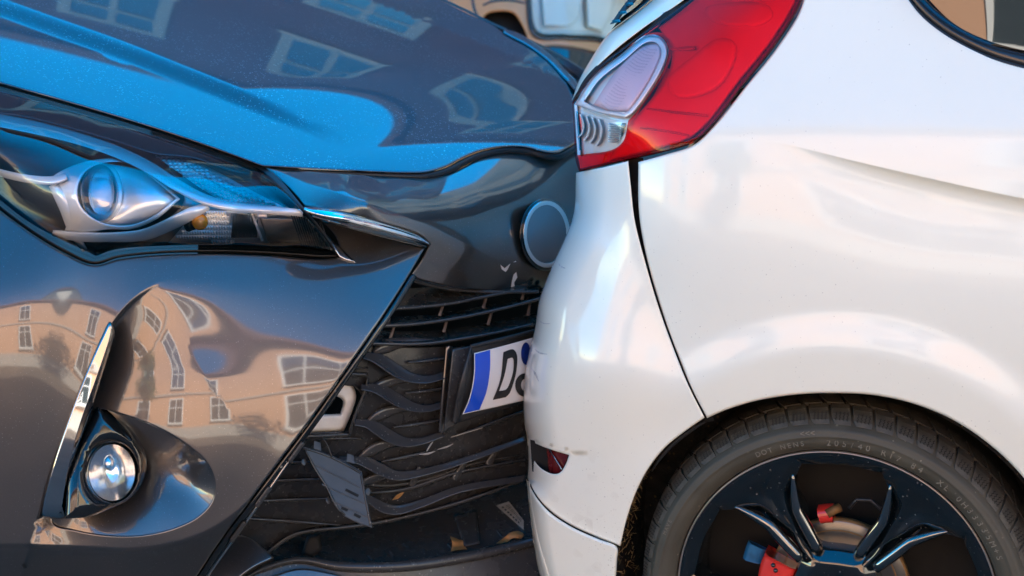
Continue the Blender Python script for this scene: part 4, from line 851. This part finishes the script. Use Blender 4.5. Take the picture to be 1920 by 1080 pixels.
# dark gap behind the panel joints
panel('joint_backing', wc, M['gap'], [(1168, 296, 0), (1206, 296, 0), (1215, 430), (1260, 590), (1340, 790, 0), (1310, 790, 0), (1225, 590), (1182, 420)], off(t_side, .025), step=14, edge=(0, 0), skirt=0)
for (x, y) in [(1190, 348), (1191, 372)]: panel('clip', wc, M['matt_black'], [(x - 5, y - 10, 0), (x + 6, y - 9, 0), (x + 5, y + 10, 0), (x - 4, y + 9, 0)], off(t_side, .012), step=6, edge=(2, .002), skirt=.005)

# tail lamp: red lens over a stepped reflector, clear reversing lens, clear lower lens
TL = [(1073, 192, 0), (1092, 160), (1130, 118), (1160, 96), (1205, 62), (1260, 24), (1300, -6), (1340, -38), (1360, -55, 0), (1520, -55, 0), (1501, 8), (1456, 83), (1397, 158), (1337, 236), (1304, 266), (1250, 284), (1180, 300), (1086, 322, 0), (1079, 300), (1076, 240)]
tlc = []
for (x, y) in [(1515, -50), (1501, 8), (1456, 83), (1397, 158), (1337, 236), (1304, 266), (1250, 284)]: tlc.append((x, y, 'T', float(t_side(np.array([x * 1.]), np.array([y * 1.]))[0]) - .002))
tlc += [(1180, 300, 'd', -.026), (1086, 322, 'd', -.085), (1076, 240, 'd', -.115), (1073, 192, 'd', -.125), (1130, 118, 'd', -.125), (1205, 62, 'd', -.125), (1300, -6, 'd', -.130), (1360, -55, 'd', -.135), (1240, 170, 'd', -.030), (1330, 90, 'd', -.036), (1150, 230, 'd', -.045), (1420, 20, 'd', -.050)]
t_tl = tps(tlc, 1, 1e-3)
tl = panel('tail_lamp', wc, M['lamp_edge'], [(1082, 196, 0), (1130, 124), (1205, 70), (1300, 4), (1362, -50, 0), (1510, -50, 0), (1490, 10), (1390, 155), (1328, 236), (1300, 258), (1180, 292), (1090, 312, 0)], off(t_tl, .075), step=16, edge=(24, -.06), skirt=0)
panel('red_lens', tl, M['red_lens'], TL, t_tl, holes=[[(1074, 196, 0), (1112, 142), (1165, 100), (1213, 65), (1240, 70), (1253, 92), (1246, 125), (1220, 172), (1188, 216), (1178, 226, 0), (1169, 264), (1150, 280), (1083, 291, 0), (1078, 240)]], step=8, edge=(3, .003), skirt=.004)
panel('reversing_lens', tl, M['smoke_lens'], [(1074, 195, 0), (1112, 141), (1165, 99), (1213, 64), (1240, 69), (1254, 92), (1247, 125), (1221, 172), (1188, 216), (1174, 224, 0), (1120, 214)], off(t_tl, -.004), step=6, edge=(9, .006), skirt=0)
panel('lower_clear_lens', tl, M['clear_lens'], [(1075, 202, 0), (1120, 217), (1177, 228, 0), (1169, 264), (1150, 280), (1083, 291, 0), (1077, 240)], off(t_tl, -.002), step=6, edge=(6, .004), skirt=0)
# inner parts
panel('red_reflector', tl, M['lamp_white'], [(1140, 303, 0), (1176, 240), (1196, 215), (1252, 140), (1258, 90), (1235, 52, 0), (1290, 10), (1352, -45, 0), (1506, -45, 0), (1490, 8), (1446, 80), (1388, 152), (1328, 231), (1297, 258), (1240, 279)], add(t_tl, lambda x, y: .009 + .008 * np.exp(-(((x - 1300) / 60) ** 2 + ((y - 130) / 80) ** 2))), step=8, edge=(8, .012), skirt=0)
panel('reversing_back', tl, M['lamp_silver'], [(1077, 196, 0), (1112, 144), (1165, 102), (1213, 64), (1246, 64), (1260, 92), (1250, 130), (1192, 222), (1176, 282, 0), (1083, 294, 0)], off(t_tl, .024), step=8, edge=(0, 0), skirt=0)
panel('lower_red_strip', tl, M['red_core'], [(1084, 294, 0), (1150, 283), (1180, 262, 0), (1200, 290, 0), (1088, 316, 0)], off(t_tl, .02), step=6, edge=(0, 0), skirt=0)
for q in ([(1252, 150), (1300, 104), (1346, 72), (1376, 78), (1380, 106), (1344, 166), (1268, 182)], [(1322, 16), (1380, 4), (1440, 10), (1450, 28), (1432, 46), (1340, 42)]):
    panel('bulb_chamber', tl, M['lamp_white'], q, off(t_tl, .003), step=6, edge=(9, .006), skirt=.006)
for c in ([(1212, 204, 3), (1262, 210, 4), (1328, 217, 5)], [(1200, 240, 3), (1250, 246, 4), (1292, 254, 4)], [(1256, 93, 4), (1285, 91, 8), (1304, 90, 6)]):
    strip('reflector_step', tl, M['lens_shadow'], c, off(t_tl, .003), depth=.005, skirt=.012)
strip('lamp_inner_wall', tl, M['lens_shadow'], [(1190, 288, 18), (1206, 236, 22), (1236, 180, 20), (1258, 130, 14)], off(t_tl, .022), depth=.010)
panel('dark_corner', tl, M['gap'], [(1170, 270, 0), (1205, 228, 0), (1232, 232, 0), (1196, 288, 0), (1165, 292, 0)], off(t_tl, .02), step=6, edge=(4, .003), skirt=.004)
strip('lamp_border', tl, M['lamp_edge'], [(1508, -50, 7), (1493, 8, 7), (1450, 80, 7), (1392, 154, 7), (1332, 231, 7), (1300, 261, 6), (1245, 280, 5), (1180, 296, 4), (1090, 317, 3)], off(t_tl, .009), depth=.003)
# lit-looking pink reversing insert with fine ribs
M['pink_core'] = mat('pink_core', (.98, .66, .68), rough=.35, coat=.6, coat_rough=.1)
panel('reversing_body', tl, M['pink_core'], [(1112, 196, 0), (1150, 140), (1200, 88), (1236, 82), (1242, 100), (1222, 150), (1182, 210, 0), (1140, 208)], add(t_tl, lambda x, y: .014 - .008 * np.exp(-(((x - 1180) / 40) ** 2 + ((y - 150) / 50) ** 2))), step=6, edge=(12, .012), skirt=.01)
for i in range(22):
    q = i / 21; x0, y0 = 1136 + 76 * q, 200 - 112 * q; strip('lens_rib', tl, M['smoke_lens'], [(x0 - 9, y0 - 5, 2.2), (x0 + 5, y0 + 4, 2.4), (x0 + 20, y0 + 6, 2.0)], off(t_tl, .006), depth=.002, skirt=0)
panel('reversing_rim', tl, M['lamp_silver'], [(1078, 196, 0), (1112, 144), (1165, 102), (1213, 67), (1238, 72), (1250, 93), (1243, 124), (1217, 170), (1184, 214), (1172, 221, 0), (1120, 211)], off(t_tl, .008), holes=[[(1096, 190, 0), (1124, 150), (1172, 112), (1212, 80), (1230, 80), (1240, 96), (1232, 124), (1208, 168), (1178, 208), (1166, 213, 0), (1122, 203)]], step=4, edge=(4, .004), skirt=.012)
panel('lower_reflector', tl, M['satin'], [(1080, 208, 0), (1120, 221), (1174, 231, 0), (1165, 262), (1148, 275), (1086, 286, 0)], add(t_tl, lambda x, y: .018 + .018 * np.sin(np.clip((x - 1080) / 95, 0, 1) * math.pi)), step=5, edge=(4, .004), skirt=.0)
for i, xx in enumerate((1092, 1103, 1114, 1126)):
    strip('light_guide', tl, M['lamp_white'], [(xx - 4, 214 + i * 3, 3), (xx + 2, 236 + i * 2, 3.4), (xx - 2, 252 + i * 4, 3.4), (xx - 9, 258 + i * 5, 3)], off(t_tl, .010), depth=.003)
for i in range(9): strip('lens_rib', tl, M['chrome'], [(1140, 232 + i * 4.2, 2), (1155, 234 + i * 4, 2.4), (1170 - i, 235 + i * 3.4, 2)], off(t_tl, .008), depth=.002)
# tailgate edge, gap and rear window with wiper
t_tg = tps([(1075, 186, 'd', -.150), (1140, 65, 'd', -.185), (1225, -2, 'd', -.21), (1290, -4, 'd', -.150), (1210, 54, 'd', -.145), (1150, 104, 'd', -.143), (1250, -60, 'd', -.215), (1340, -60, 'd', -.155)], 1, 1e-3)
panel('tailgate', wc, WP, [(1072, 189, 0), (1086, 150), (1106, 114), (1140, 64), (1180, 33), (1225, -2), (1270, -50, 0), (1342, -50, 0), (1288, -4), (1206, 53), (1148, 99), (1098, 148)], add(t_tg, rolloff([(1072, 189), (1086, 150), (1106, 114), (1140, 64), (1180, 33), (1225, -2), (1270, -50)], 22, .05)), step=6, edge=(4, .004), skirt=.06)
panel('tailgate_gap', wc, M['gap'], [(1072, 192, 0), (1098, 145), (1148, 96), (1206, 50), (1288, -8), (1350, -55, 0), (1372, -50, 0), (1304, -2), (1210, 64), (1160, 102), (1104, 152)], off(t_tl, .03), step=10, edge=(0, 0), skirt=0)
panel('rear_window', wc, M['glass_dark'], [(1146, 56, 0), (1164, 34), (1200, 6), (1240, -50, 0), (1266, -50, 0), (1222, -2), (1178, 33)], off(t_tg, .03), step=7, edge=(3, .003), skirt=.02)
wip = panel('rear_wiper', wc, M['rubber'], [(1143, 46, 0), (1152, 34), (1166, 14), (1180, -4), (1196, -30, 0), (1214, -30, 0), (1192, 2), (1170, 24), (1156, 42)], off(t_tg, .012), step=5, edge=(4, .005), skirt=.02)
for (x, y) in [(1152, 42), (1164, 26), (1176, 10)]: panel('wiper_claw', wip, M['gloss_black'], [(x - 5, y - 4, 0), (x + 10, y - 6, 0), (x + 12, y - 1, 0), (x - 2, y + 2, 0)], off(t_tg, .005), step=4, edge=(2, .002), skirt=.01)
# rear side window
t_gl = tps([(1690, -60, 'd', -.030), (1850, -60, 'd', -.028), (2030, -60, 'd', -.028), (1700, 110, 'd', -.024), (1850, 80, 'd', -.022), (2030, 115, 'd', -.021)], 1)
panel('side_window', wc, M['glass_dark'], [(1700, -50, 0), (1738, -5), (1790, 45), (1850, 75), (1910, 92), (2250, 150, 0), (2250, -50, 0)], t_gl, step=12, edge=(0, 0), skirt=.004)
strip('window_seal', wc, M['seal'], [(1683, -50, 24), (1712, -8, 26), (1742, 25, 27), (1784, 57, 28), (1840, 86, 29), (1896, 105, 31), (2020, 132, 32), (2250, 172, 32)], off(_sb, .002), depth=.010, skirt=.01)
strip('window_seal_lip', wc, M['rubber'], [(1672, -50, 5), (1700, -6, 6), (1728, 29, 7), (1770, 63, 7), (1830, 97, 7), (1892, 119, 7), (2020, 148, 7), (2250, 190, 7)], off(_sb, .001), depth=.003)
panel('quarter_vent', wc, M['gloss_black'], [(1850, 84, 0), (1870, 77), (1900, 76), (2020, 90, 0), (2020, 112, 0), (1910, 96)], off(_sb, .003), step=8, edge=(4, .004), skirt=.004)

# ------------------------------------------------------------------ wheel (real circles about the hub)
ez = np.array([0, 0, 1.])
def W3(r, th, d): return HUB + r * (math.cos(th) * aw + math.sin(th) * ez) + d * nw
def lathe(name, parent, mt, prof, seg=160, a0=0., a1=2 * math.pi, smooth=True):
    full = abs(a1 - a0 - 2 * math.pi) < 1e-6; n = seg if full else seg + 1; V = []; F = []; m = len(prof)
    for i in range(n):
        th = a0 + (a1 - a0) * i / seg
        for (r, d) in prof: V.append(W3(r, th, d))
    for i in range(seg):
        j = (i + 1) % n
        for k in range(m - 1): F.append((i * m + k, j * m + k, j * m + k + 1, i * m + k + 1))
    return mesh(name, V, F, mt, parent, smooth)
RR = .227
def roundprof(pts, k=3):
    return [tuple(q) for q in _cr(pts, False, .003)]
# rim face with five windows, bevelled
def polar(r, deg): return (r * math.cos(R(deg)), r * math.sin(R(deg)))
def window_loop(c, grow=0.0):
    q = [(.205, -15.5), (.203, 0), (.205, 15.5), (.178, 22), (.160, 25.5), (.135, 25), (.090, 27), (.072, 22), (.066, 0), (.072, -22), (.090, -27), (.135, -25), (.160, -25.5), (.178, -22)]
    pts = [polar(r, c + a) for r, a in q]
    cx, cy = polar(.145, c)
    out = []
    for (x, y) in pts:
        l = math.hypot(x - cx, y - cy); out.append((x + (x - cx) / l * grow, y + (y - cy) / l * grow))
    return dens([out[0] + (0,), out[1], out[2] + (0,)] + out[3:5] + out[5:7] + out[7:10] + out[10:], .006)
def face_d(r): return -.012 - .016 * np.clip(1 - np.asarray(r) / .2, 0, 1) + .010 * sstep(.19, .222, np.asarray(r))
circ = [(RR * .985 * math.cos(2 * math.pi * i / 150), RR * .985 * math.sin(2 * math.pi * i / 150)) for i in range(150)]
holes = [window_loop(90 + 72 * k, .021) for k in range(5)]
vo, tri, loops = fill2d(circ, holes, .0045)
V = []; F = []
def spoke_relief(x, y):
    r = np.hypot(x, y); a = (np.degrees(np.arctan2(y, x)) - 126) % 72; a = np.where(a > 36, a - 72, a)
    return -.0095 * np.clip(1 - np.abs(a) / 9.5, 0, 1) * sstep(.203, .172, r) * sstep(.045, .075, r)
dd = face_d(np.hypot(vo[:, 0], vo[:, 1])) + spoke_relief(vo[:, 0], vo[:, 1])
V = [HUB + x * aw + y * ez + d * nw for (x, y), d in zip(vo, dd)]
for q in tri:
    a, b, c = vo[q[0]], vo[q[1]], vo[q[2]]; ar = (b[0] - a[0]) * (c[1] - a[1]) - (b[1] - a[1]) * (c[0] - a[0]); F.append(tuple(q) if ar > 0 else (q[0], q[2], q[1]))
for k, lpx in enumerate(loops[1:]):
    l = vo[lpx]; cx, cy = polar(.145, 90 + 72 * k); n = len(lpx); prev = list(lpx)
    for (gr, dz) in ((.003, .0004), (.0045, .0012), (.0185, .0105), (.0205, .022), (.021, .055)):
        s = len(V)
        for i in lpx:
            x, y = vo[i]; L = math.hypot(x - cx, y - cy); x2, y2 = x - (x - cx) / L * gr, y - (y - cy) / L * gr
            V.append(HUB + x2 * aw + y2 * ez + (dd[i] - dz) * nw)
        for i in range(n): F.append((prev[i], prev[(i + 1) % n], s + (i + 1) % n, s + i))
        prev = list(range(s, s + n))
wheel = mesh('wheel', V, F, M['wheel_black'], wc, True)
bm = bmesh.new(); bm.from_mesh(wheel.data); bmesh.ops.recalc_face_normals(bm, faces=bm.faces); bm.to_mesh(wheel.data); bm.free()
wheel.data.polygons.foreach_set('use_smooth', [True] * len(wheel.data.polygons))
wheel.data.set_sharp_from_angle(angle=R(24))
wheel['label'] = 'gloss black five spoke rear wheel'
M['lip_alu'] = mat('lip_alu', (.42, .37, .33), rough=.3, metal=.8)
lathe('rim_lip', wheel, M['wheel_black'], [(.219, -.012), (.2225, -.003), (.2245, .0015), (.2262, .001)], 180)
lathe('rim_edge', wheel, M['lip_alu'], [(.2258, .0012), (.2268, .0026), (.2282, .0022), (.2288, -.002)], 180)
lathe('rim_barrel', wheel, M['gloss_black'], [(.2285, -.003), (.222, -.012), (.214, -.03), (.206, -.06), (.203, -.19), (.225, -.20)], 140)
lathe('tyre', wheel, M['tyre'], roundprof([(.2292, -.004), (.2315, .003), (.236, .0085), (.244, .0135), (.252, .0150), (.2535, .0160), (.2555, .0160), (.257, .0148), (.264, .0135), (.2655, .0095), (.2668, .0085), (.2685, .0050), (.275, -.004), (.2805, -.016), (.2835, -.035), (.2845, -.095), (.2835, -.155), (.278, -.18), (.255, -.2), (.228, -.195)]), 220)
# moulded shoulders along both flanks of every spoke
M['spoke_gloss'] = mat('spoke_gloss', (.004, .005, .0055), rough=.1, coat=1, coat_rough=.02)
M['spoke_gloss'].node_tree.nodes['Principled BSDF'].inputs['Coat IOR'].default_value = 2.3
for k in range(5):
    for sd in (-1, 1):
        pts = []; rad = []
        for q in np.linspace(0, 1, 14):
            r_ = .196 - .124 * q; a_ = R(126 + 72 * k + sd * (15.5 - 5.5 * min(1, q * 2.2) + 4.0 * max(0, q - .5))); pts.append(W3(r_, a_, float(face_d(r_)) - .0050)); rad.append(.0092 * (math.sin(math.pi * min(1, .004 + q * .66)) ** .6))
        tube3('spoke_shoulder', wheel, M['spoke_gloss'], pts, rad, 14)
# tread: two rows of blocks, every block a piece
def block(profile_top, half, skew, name):
    """block over a profile of (r, d) points, half angle; skewed along the width"""
    V = []; m = len(profile_top)
    for s in (-1, 1):
        for i, (r, d) in enumerate(profile_top):
            th = math.pi / 2 + s * half * (1 - .12 * (i == 0)) + skew * i / (m - 1); V.append(W3(r, th, d))
        for i, (r, d) in enumerate(profile_top):
            th = math.pi / 2 + s * half * 1.06 + skew * i / (m - 1); V.append(W3(r - .008, th, d - .002 * (i < m / 2)))
    F = []
    for i in range(m - 1):
        F += [(i, i + 1, 2 * m + i + 1, 2 * m + i), (i, m + i, m + i + 1, i + 1), (2 * m + i, 2 * m + i + 1, 3 * m + i + 1, 3 * m + i)]
    F += [(0, 2 * m, 3 * m, m), (m - 1, 2 * m - 1, 4 * m - 1, 3 * m - 1)]
    me = bpy.data.meshes.new(name); me.from_pydata([tuple(v) for v in V], [], F); me.update()
    b2 = bmesh.new(); b2.from_mesh(me); bmesh.ops.recalc_face_normals(b2, faces=b2.faces); b2.to_mesh(me); b2.free(); me.materials.append(M['tread']); return me
NB = 58; da = 2 * math.pi / NB
shoulder = block([(.2700, .0040), (.2755, -.0003), (.2815, -.0090), (.2860, -.0200), (.2882, -.034)], da * .43, .030, 'tread_block')
centre = block([(.2888, -.038), (.2898, -.055), (.2902, -.074)], da * .43, .05, 'tread_block')
ax = Vector(nw); hubv = Vector(HUB)
sipe_me = []
def rotm(a): return Matrix.Translation(hubv) @ Matrix.Rotation(a, 4, Vector(-nw)) @ Matrix.Translation(-hubv)
for i in range(-18, 24):
    for me, o_ in ((shoulder, 0), (centre, .5)):
        o = bpy.data.objects.new('tread_block', me); col.objects.link(o); o.parent = wheel; o.matrix_basis = rotm(-(i + o_) * da)
# wavy sipes cut in the shoulder blocks, as dark inlays
def sipe(off_a):
    pts = []
    for k in range(7):
        q = k / 6; r = .2742 + .0095 * q; d = .0014 - .0107 * q; pts.append(W3(r + .0006, math.pi / 2 + off_a + .0035 * (1 if k % 2 else -1), d + .0006))
    V = []; F = []
    for p_ in pts: V += [p_ - aw * .0006, p_ + aw * .0006]
    for k in range(6): F.append((2 * k, 2 * k + 1, 2 * k + 3, 2 * k + 2))
    return V, F
V = []; F = []
for oa in (-.028, -.009, .010, .029):
    v_, f_ = sipe(oa + .008); s = len(V); V += v_; F += [tuple(s + i for i in q) for q in f_]
sme = bpy.data.meshes.new('sipe'); sme.from_pydata([tuple(v) for v in V], [], F); sme.materials.append(M['matt_black'])
for i in range(-18, 24):
    o = bpy.data.objects.new('sipe', sme); col.objects.link(o); o.parent = wheel; o.matrix_basis = rotm(-i * da)
# raised lettering on the side wall
M['tyre_text'] = mat('tyre_text', (.155, .138, .105), rough=.5, var=.2, vscale=40)
def letters(text, deg0, r, size, d, step_deg):
    for i, ch in enumerate(text):
        if ch == ' ': continue
        cu = bpy.data.curves.new('letter', 'FONT'); cu.body = ch; cu.size = size; cu.align_x = 'CENTER'; cu.align_y = 'CENTER'; cu.extrude = .0008
        tmp = bpy.data.objects.new('tmp', cu); col.objects.link(tmp); bpy.context.view_layer.update()
        me = bpy.data.meshes.new_from_object(tmp.evaluated_get(bpy.context.evaluated_depsgraph_get())); bpy.data.objects.remove(tmp)
        th = R(deg0 - i * step_deg); rad = math.cos(th) * aw + math.sin(th) * ez; tan = math.sin(th) * aw - math.cos(th) * ez
        c = W3(r, th, d)
        for v in me.vertices: v.co = Vector(c + v.co.x * tan + v.co.y * rad + v.co.z * nw)
        me.materials.clear(); me.materials.append(M['tyre_text']); me.update(); link('letter', me, None, wheel)
letters('205/40 R17 84', 94, .2445, .0125, .0136, 2.55)
letters('XL 0H33335', 56, .2445, .0125, .0136, 2.6)
letters('DOT NENS', 118, .2445, .0105, .0136, 2.2)
letters('M+S', 30, .2445, .0120, .0136, 2.5)
letters('MAVE', 162, .2590, .0075, .0142, 1.5)
letters('<<<', 102, .2590, .0125, .0142, 1.6)
# brake: disc, hat, caliper, hose
lathe('brake_disc', wheel, M['disc'], [(.050, -.062), (.080, -.062), (.0985, -.062), (.0995, -.063)], 100)
lathe('disc_edge', wheel, M['rust'], [(.0990, -.0625), (.102, -.064), (.102, -.074), (.098, -.076)], 100)
lathe('disc_edge', wheel, M['rust'], [(.0840, -.0605), (.0855, -.0605), (.0857, -.0620)], 100)
lathe('hub', wheel, M['gloss_black'], [(0.0, -.035), (.030, -.035), (.036, -.045), (.060, -.07), (.062, -.085)], 60)
lathe('inner_shield', wheel, M['matt_black'], [(.0, -.115), (.205, -.12)], 60)
def sector(name, mt, r0, r1, a0, a1, d0, d1, parent=wheel):
    n = 14; V = []; F = []
    for i in range(n + 1):
        th = R(a0 + (a1 - a0) * i / n); V += [W3(r0, th, d1), W3(r0, th, d0 - .004), W3(r0 + .006, th, d0), W3(r1 - .006, th, d0), W3(r1, th, d0 - .006), W3(r1, th, d1)]
    for i in range(n):
        for k in range(5): F.append((6 * i + k, 6 * i + k + 1, 6 * i + 7 + k, 6 * i + 6 + k))
    F += [tuple(range(6)), tuple(6 * n + k for k in range(6))[::-1]]
    return mesh(name, V, F, mt, parent, True)
cal = sector('caliper', M['caliper'], .066, .116, 157, 208, -.034, -.07)
sector('caliper_bracket', M['caliper'], .098, .120, 97, 108, -.055, -.08)
tube3('caliper_pin', wheel, M['rust'], [W3(.113, R(101), -.055), W3(.117, R(96), -.06), W3(.120, R(92), -.065)], .007)
ball('caliper_bolt', wheel, M['gloss_black'], W3(.098, R(162), -.032), .0035); ball('caliper_bolt', wheel, M['gloss_black'], W3(.092, R(166), -.032), .0035)
sector('blue_shim', M['blue_paint'], .116, .145, 160, 172, -.06, -.07)
tube3('brake_hose', wheel, M['rubber'], [W3(.118, R(86), -.07), W3(.134, R(82), -.07), W3(.140, R(74), -.07), W3(.132, R(64), -.07), W3(.12, R(56), -.075)], .003)
# arch liner
lathe('arch_liner', wc, M['liner'], [(.326, .012), (.338, -.01), (.342, -.05), (.340, -.16), (.335, -.24)], 90, R(-15), R(195))
lathe('arch_wall', wc, M['liner'], [(.05, -.21), (.20, -.205), (.345, -.235)], 90, R(-15), R(195))
# straw and chaff caught in the felt liner
V = []; F = []
for i in range(420):
    a = R(random.gauss(163, 15)); dp = random.uniform(-.16, -.005)
    if not (R(128) < a < R(196)): continue
    rr_ = .334 - random.random() * .004; c = W3(rr_, a, dp); t1 = (random.gauss(0, 1) * nw + random.gauss(0, 1) * ez + random.gauss(0, .6) * aw); t1 /= np.linalg.norm(t1); L = random.uniform(.002, .009); w = random.uniform(.0003, .0007)
    t2 = np.cross(t1, [0, 1., 0]); t2 /= np.linalg.norm(t2) + 1e-9
    s = len(V); V += [c - t1 * L - t2 * w, c - t1 * L + t2 * w, c + t1 * L + t2 * w * .4, c + t1 * L - t2 * w * .4]; F.append((s, s + 1, s + 2, s + 3))
ch = mesh('chaff', V, F, M['straw'], None, False); tag(ch, 'straw and chaff stuck in the white car wheel arch liner', 'debris', kind='stuff')
# hidden body of the white car (keeps the light out of the arch)
c0 = HUB - .30 * nw
def wbox(name, mt, l0, l1, d0, d1, z0, z1): 
    V = []
    for z in (z0, z1):
        for (l, d) in ((l0, d0), (l1, d0), (l1, d1), (l0, d1)): V.append(np.array([HUB[0], HUB[1], 0]) + l * aw + d * nw + z * ez)
    return mesh(name, V, [(0, 3, 2, 1), (4, 5, 6, 7), (0, 1, 5, 4), (1, 2, 6, 5), (2, 3, 7, 6), (3, 0, 4, 7)], mt, wc, False)
wbox('underbody', M['matt_black'], -.22, 2.9, -1.5, -.26, .20, 1.0)
wbox('cabin', M['glass_dark'], -.05, 1.9, -1.4, -.22, 1.0, 1.42)
wbox('roof', WP, .02, 1.8, -1.36, -.26, 1.42, 1.46)

# ------------------------------------------------------------------ parked car beyond, only its front corner in view
M['brown_paint'] = mat('brown_paint', (.66, .27, .09), rough=.4, coat=.4, coat_rough=.05)
M['bg_lamp'] = mat('bg_lamp', (.98, .88, .72), rough=.3, coat=.6)
bg = empty('parked_car', (.2, 6.6, 0), 'brown car with a large clear headlamp parked behind the dark bonnet', 'car')
t_bg = tps([(780, -60, 'T', 6.25), (780, 200, 'T', 6.15), (980, 60, 'T', 6.1), (1000, 200, 'T', 6.05), (1180, 60, 'T', 6.55), (1180, 200, 'T', 6.5), (1000, -80, 'T', 6.3), (1300, 60, 'T', 7.1), (1300, 200, 'T', 7.0), (600, 60, 'T', 6.9)], 1, 1e-3)
panel('body', bg, M['brown_paint'], [(560, -90, 0), (985, -90, 0), (988, -10), (1002, 66), (1060, 72), (1130, 78), (1170, 100), (1300, 100, 0), (1300, 420, 0), (560, 420, 0)], t_bg, holes=[[(902, 42), (914, 26), (960, 24), (975, 40), (988, 82), (930, 90), (905, 70)]], step=14, edge=(5, .015), skirt=.1)
panel('intake', bg, M['matt_black'], [(895, 15, 0), (990, 15, 0), (1000, 100, 0), (895, 100, 0)], off(t_bg, .08), step=20, edge=(0, 0), skirt=0)
strip('body_groove', bg, M['gloss_black'], [(884, -60, 5), (886, 0, 5), (891, 22, 5), (905, 45, 4)], off(t_bg, -.004), depth=.004)
strip('body_groove', bg, M['gloss_black'], [(905, 10, 4), (925, 2, 5), (955, 0, 5), (985, 6, 4)], off(t_bg, -.004), depth=.004)
panel('lower_grille', bg, M['gloss_black'], [(1003, 88, 0), (1040, 84), (1100, 92), (1160, 112, 0), (1150, 150, 0), (1090, 140), (1040, 130), (1005, 108)], off(t_bg, -.02), step=10, edge=(8, .02), skirt=.05)
hb = panel('headlamp', bg, M['bg_lamp'], [(992, -90, 0), (996, 0), (1008, 58), (1060, 64), (1130, 70), (1175, 95), (1250, 90, 0), (1250, -90, 0)], off(t_bg, .12), step=14, edge=(10, -.09), skirt=0)
panel('headlamp_lens', hb, M['clear_lens'], [(986, -90, 0), (990, -10), (1004, 63), (1060, 69), (1130, 75), (1172, 97), (1250, 92, 0), (1250, -90, 0)], off(t_bg, -.005), step=12, edge=(6, .02), skirt=.02)
strip('headlamp_rim', hb, M['gloss_black'], [(984, -90, 7), (989, -8, 7), (1003, 66, 8), (1060, 73, 7), (1130, 79, 7), (1172, 101, 8)], off(t_bg, -.012), depth=.02)
panel('headlamp_bowl', hb, M['bg_lamp'], [(1012, -60, 0), (1085, -60, 0), (1090, 10), (1075, 44), (1020, 48, 0)], add(t_bg, lambda x, y: .06 + .05 * np.exp(-(((x - 1050) / 35) ** 2 + ((y - 5) / 40) ** 2))), step=8, edge=(5, .02), skirt=.02)
panel('headlamp_step', hb, M['bg_lamp'], [(1095, -60, 0), (1160, -60, 0), (1150, 20), (1130, 60, 0), (1100, 50, 0)], off(t_bg, .07), step=10, edge=(10, .03), skirt=.02)
def bgbox(name, mt, lo, hi): return boxm(name, bg, mt, lo, hi)
bgbox('bonnet', M['brown_paint'], (-.9, 6.7, .95), (1.1, 8.2, 1.35)); bgbox('underbody', M['matt_black'], (-1.6, 7.0, .15), (.9, 8.4, .9))
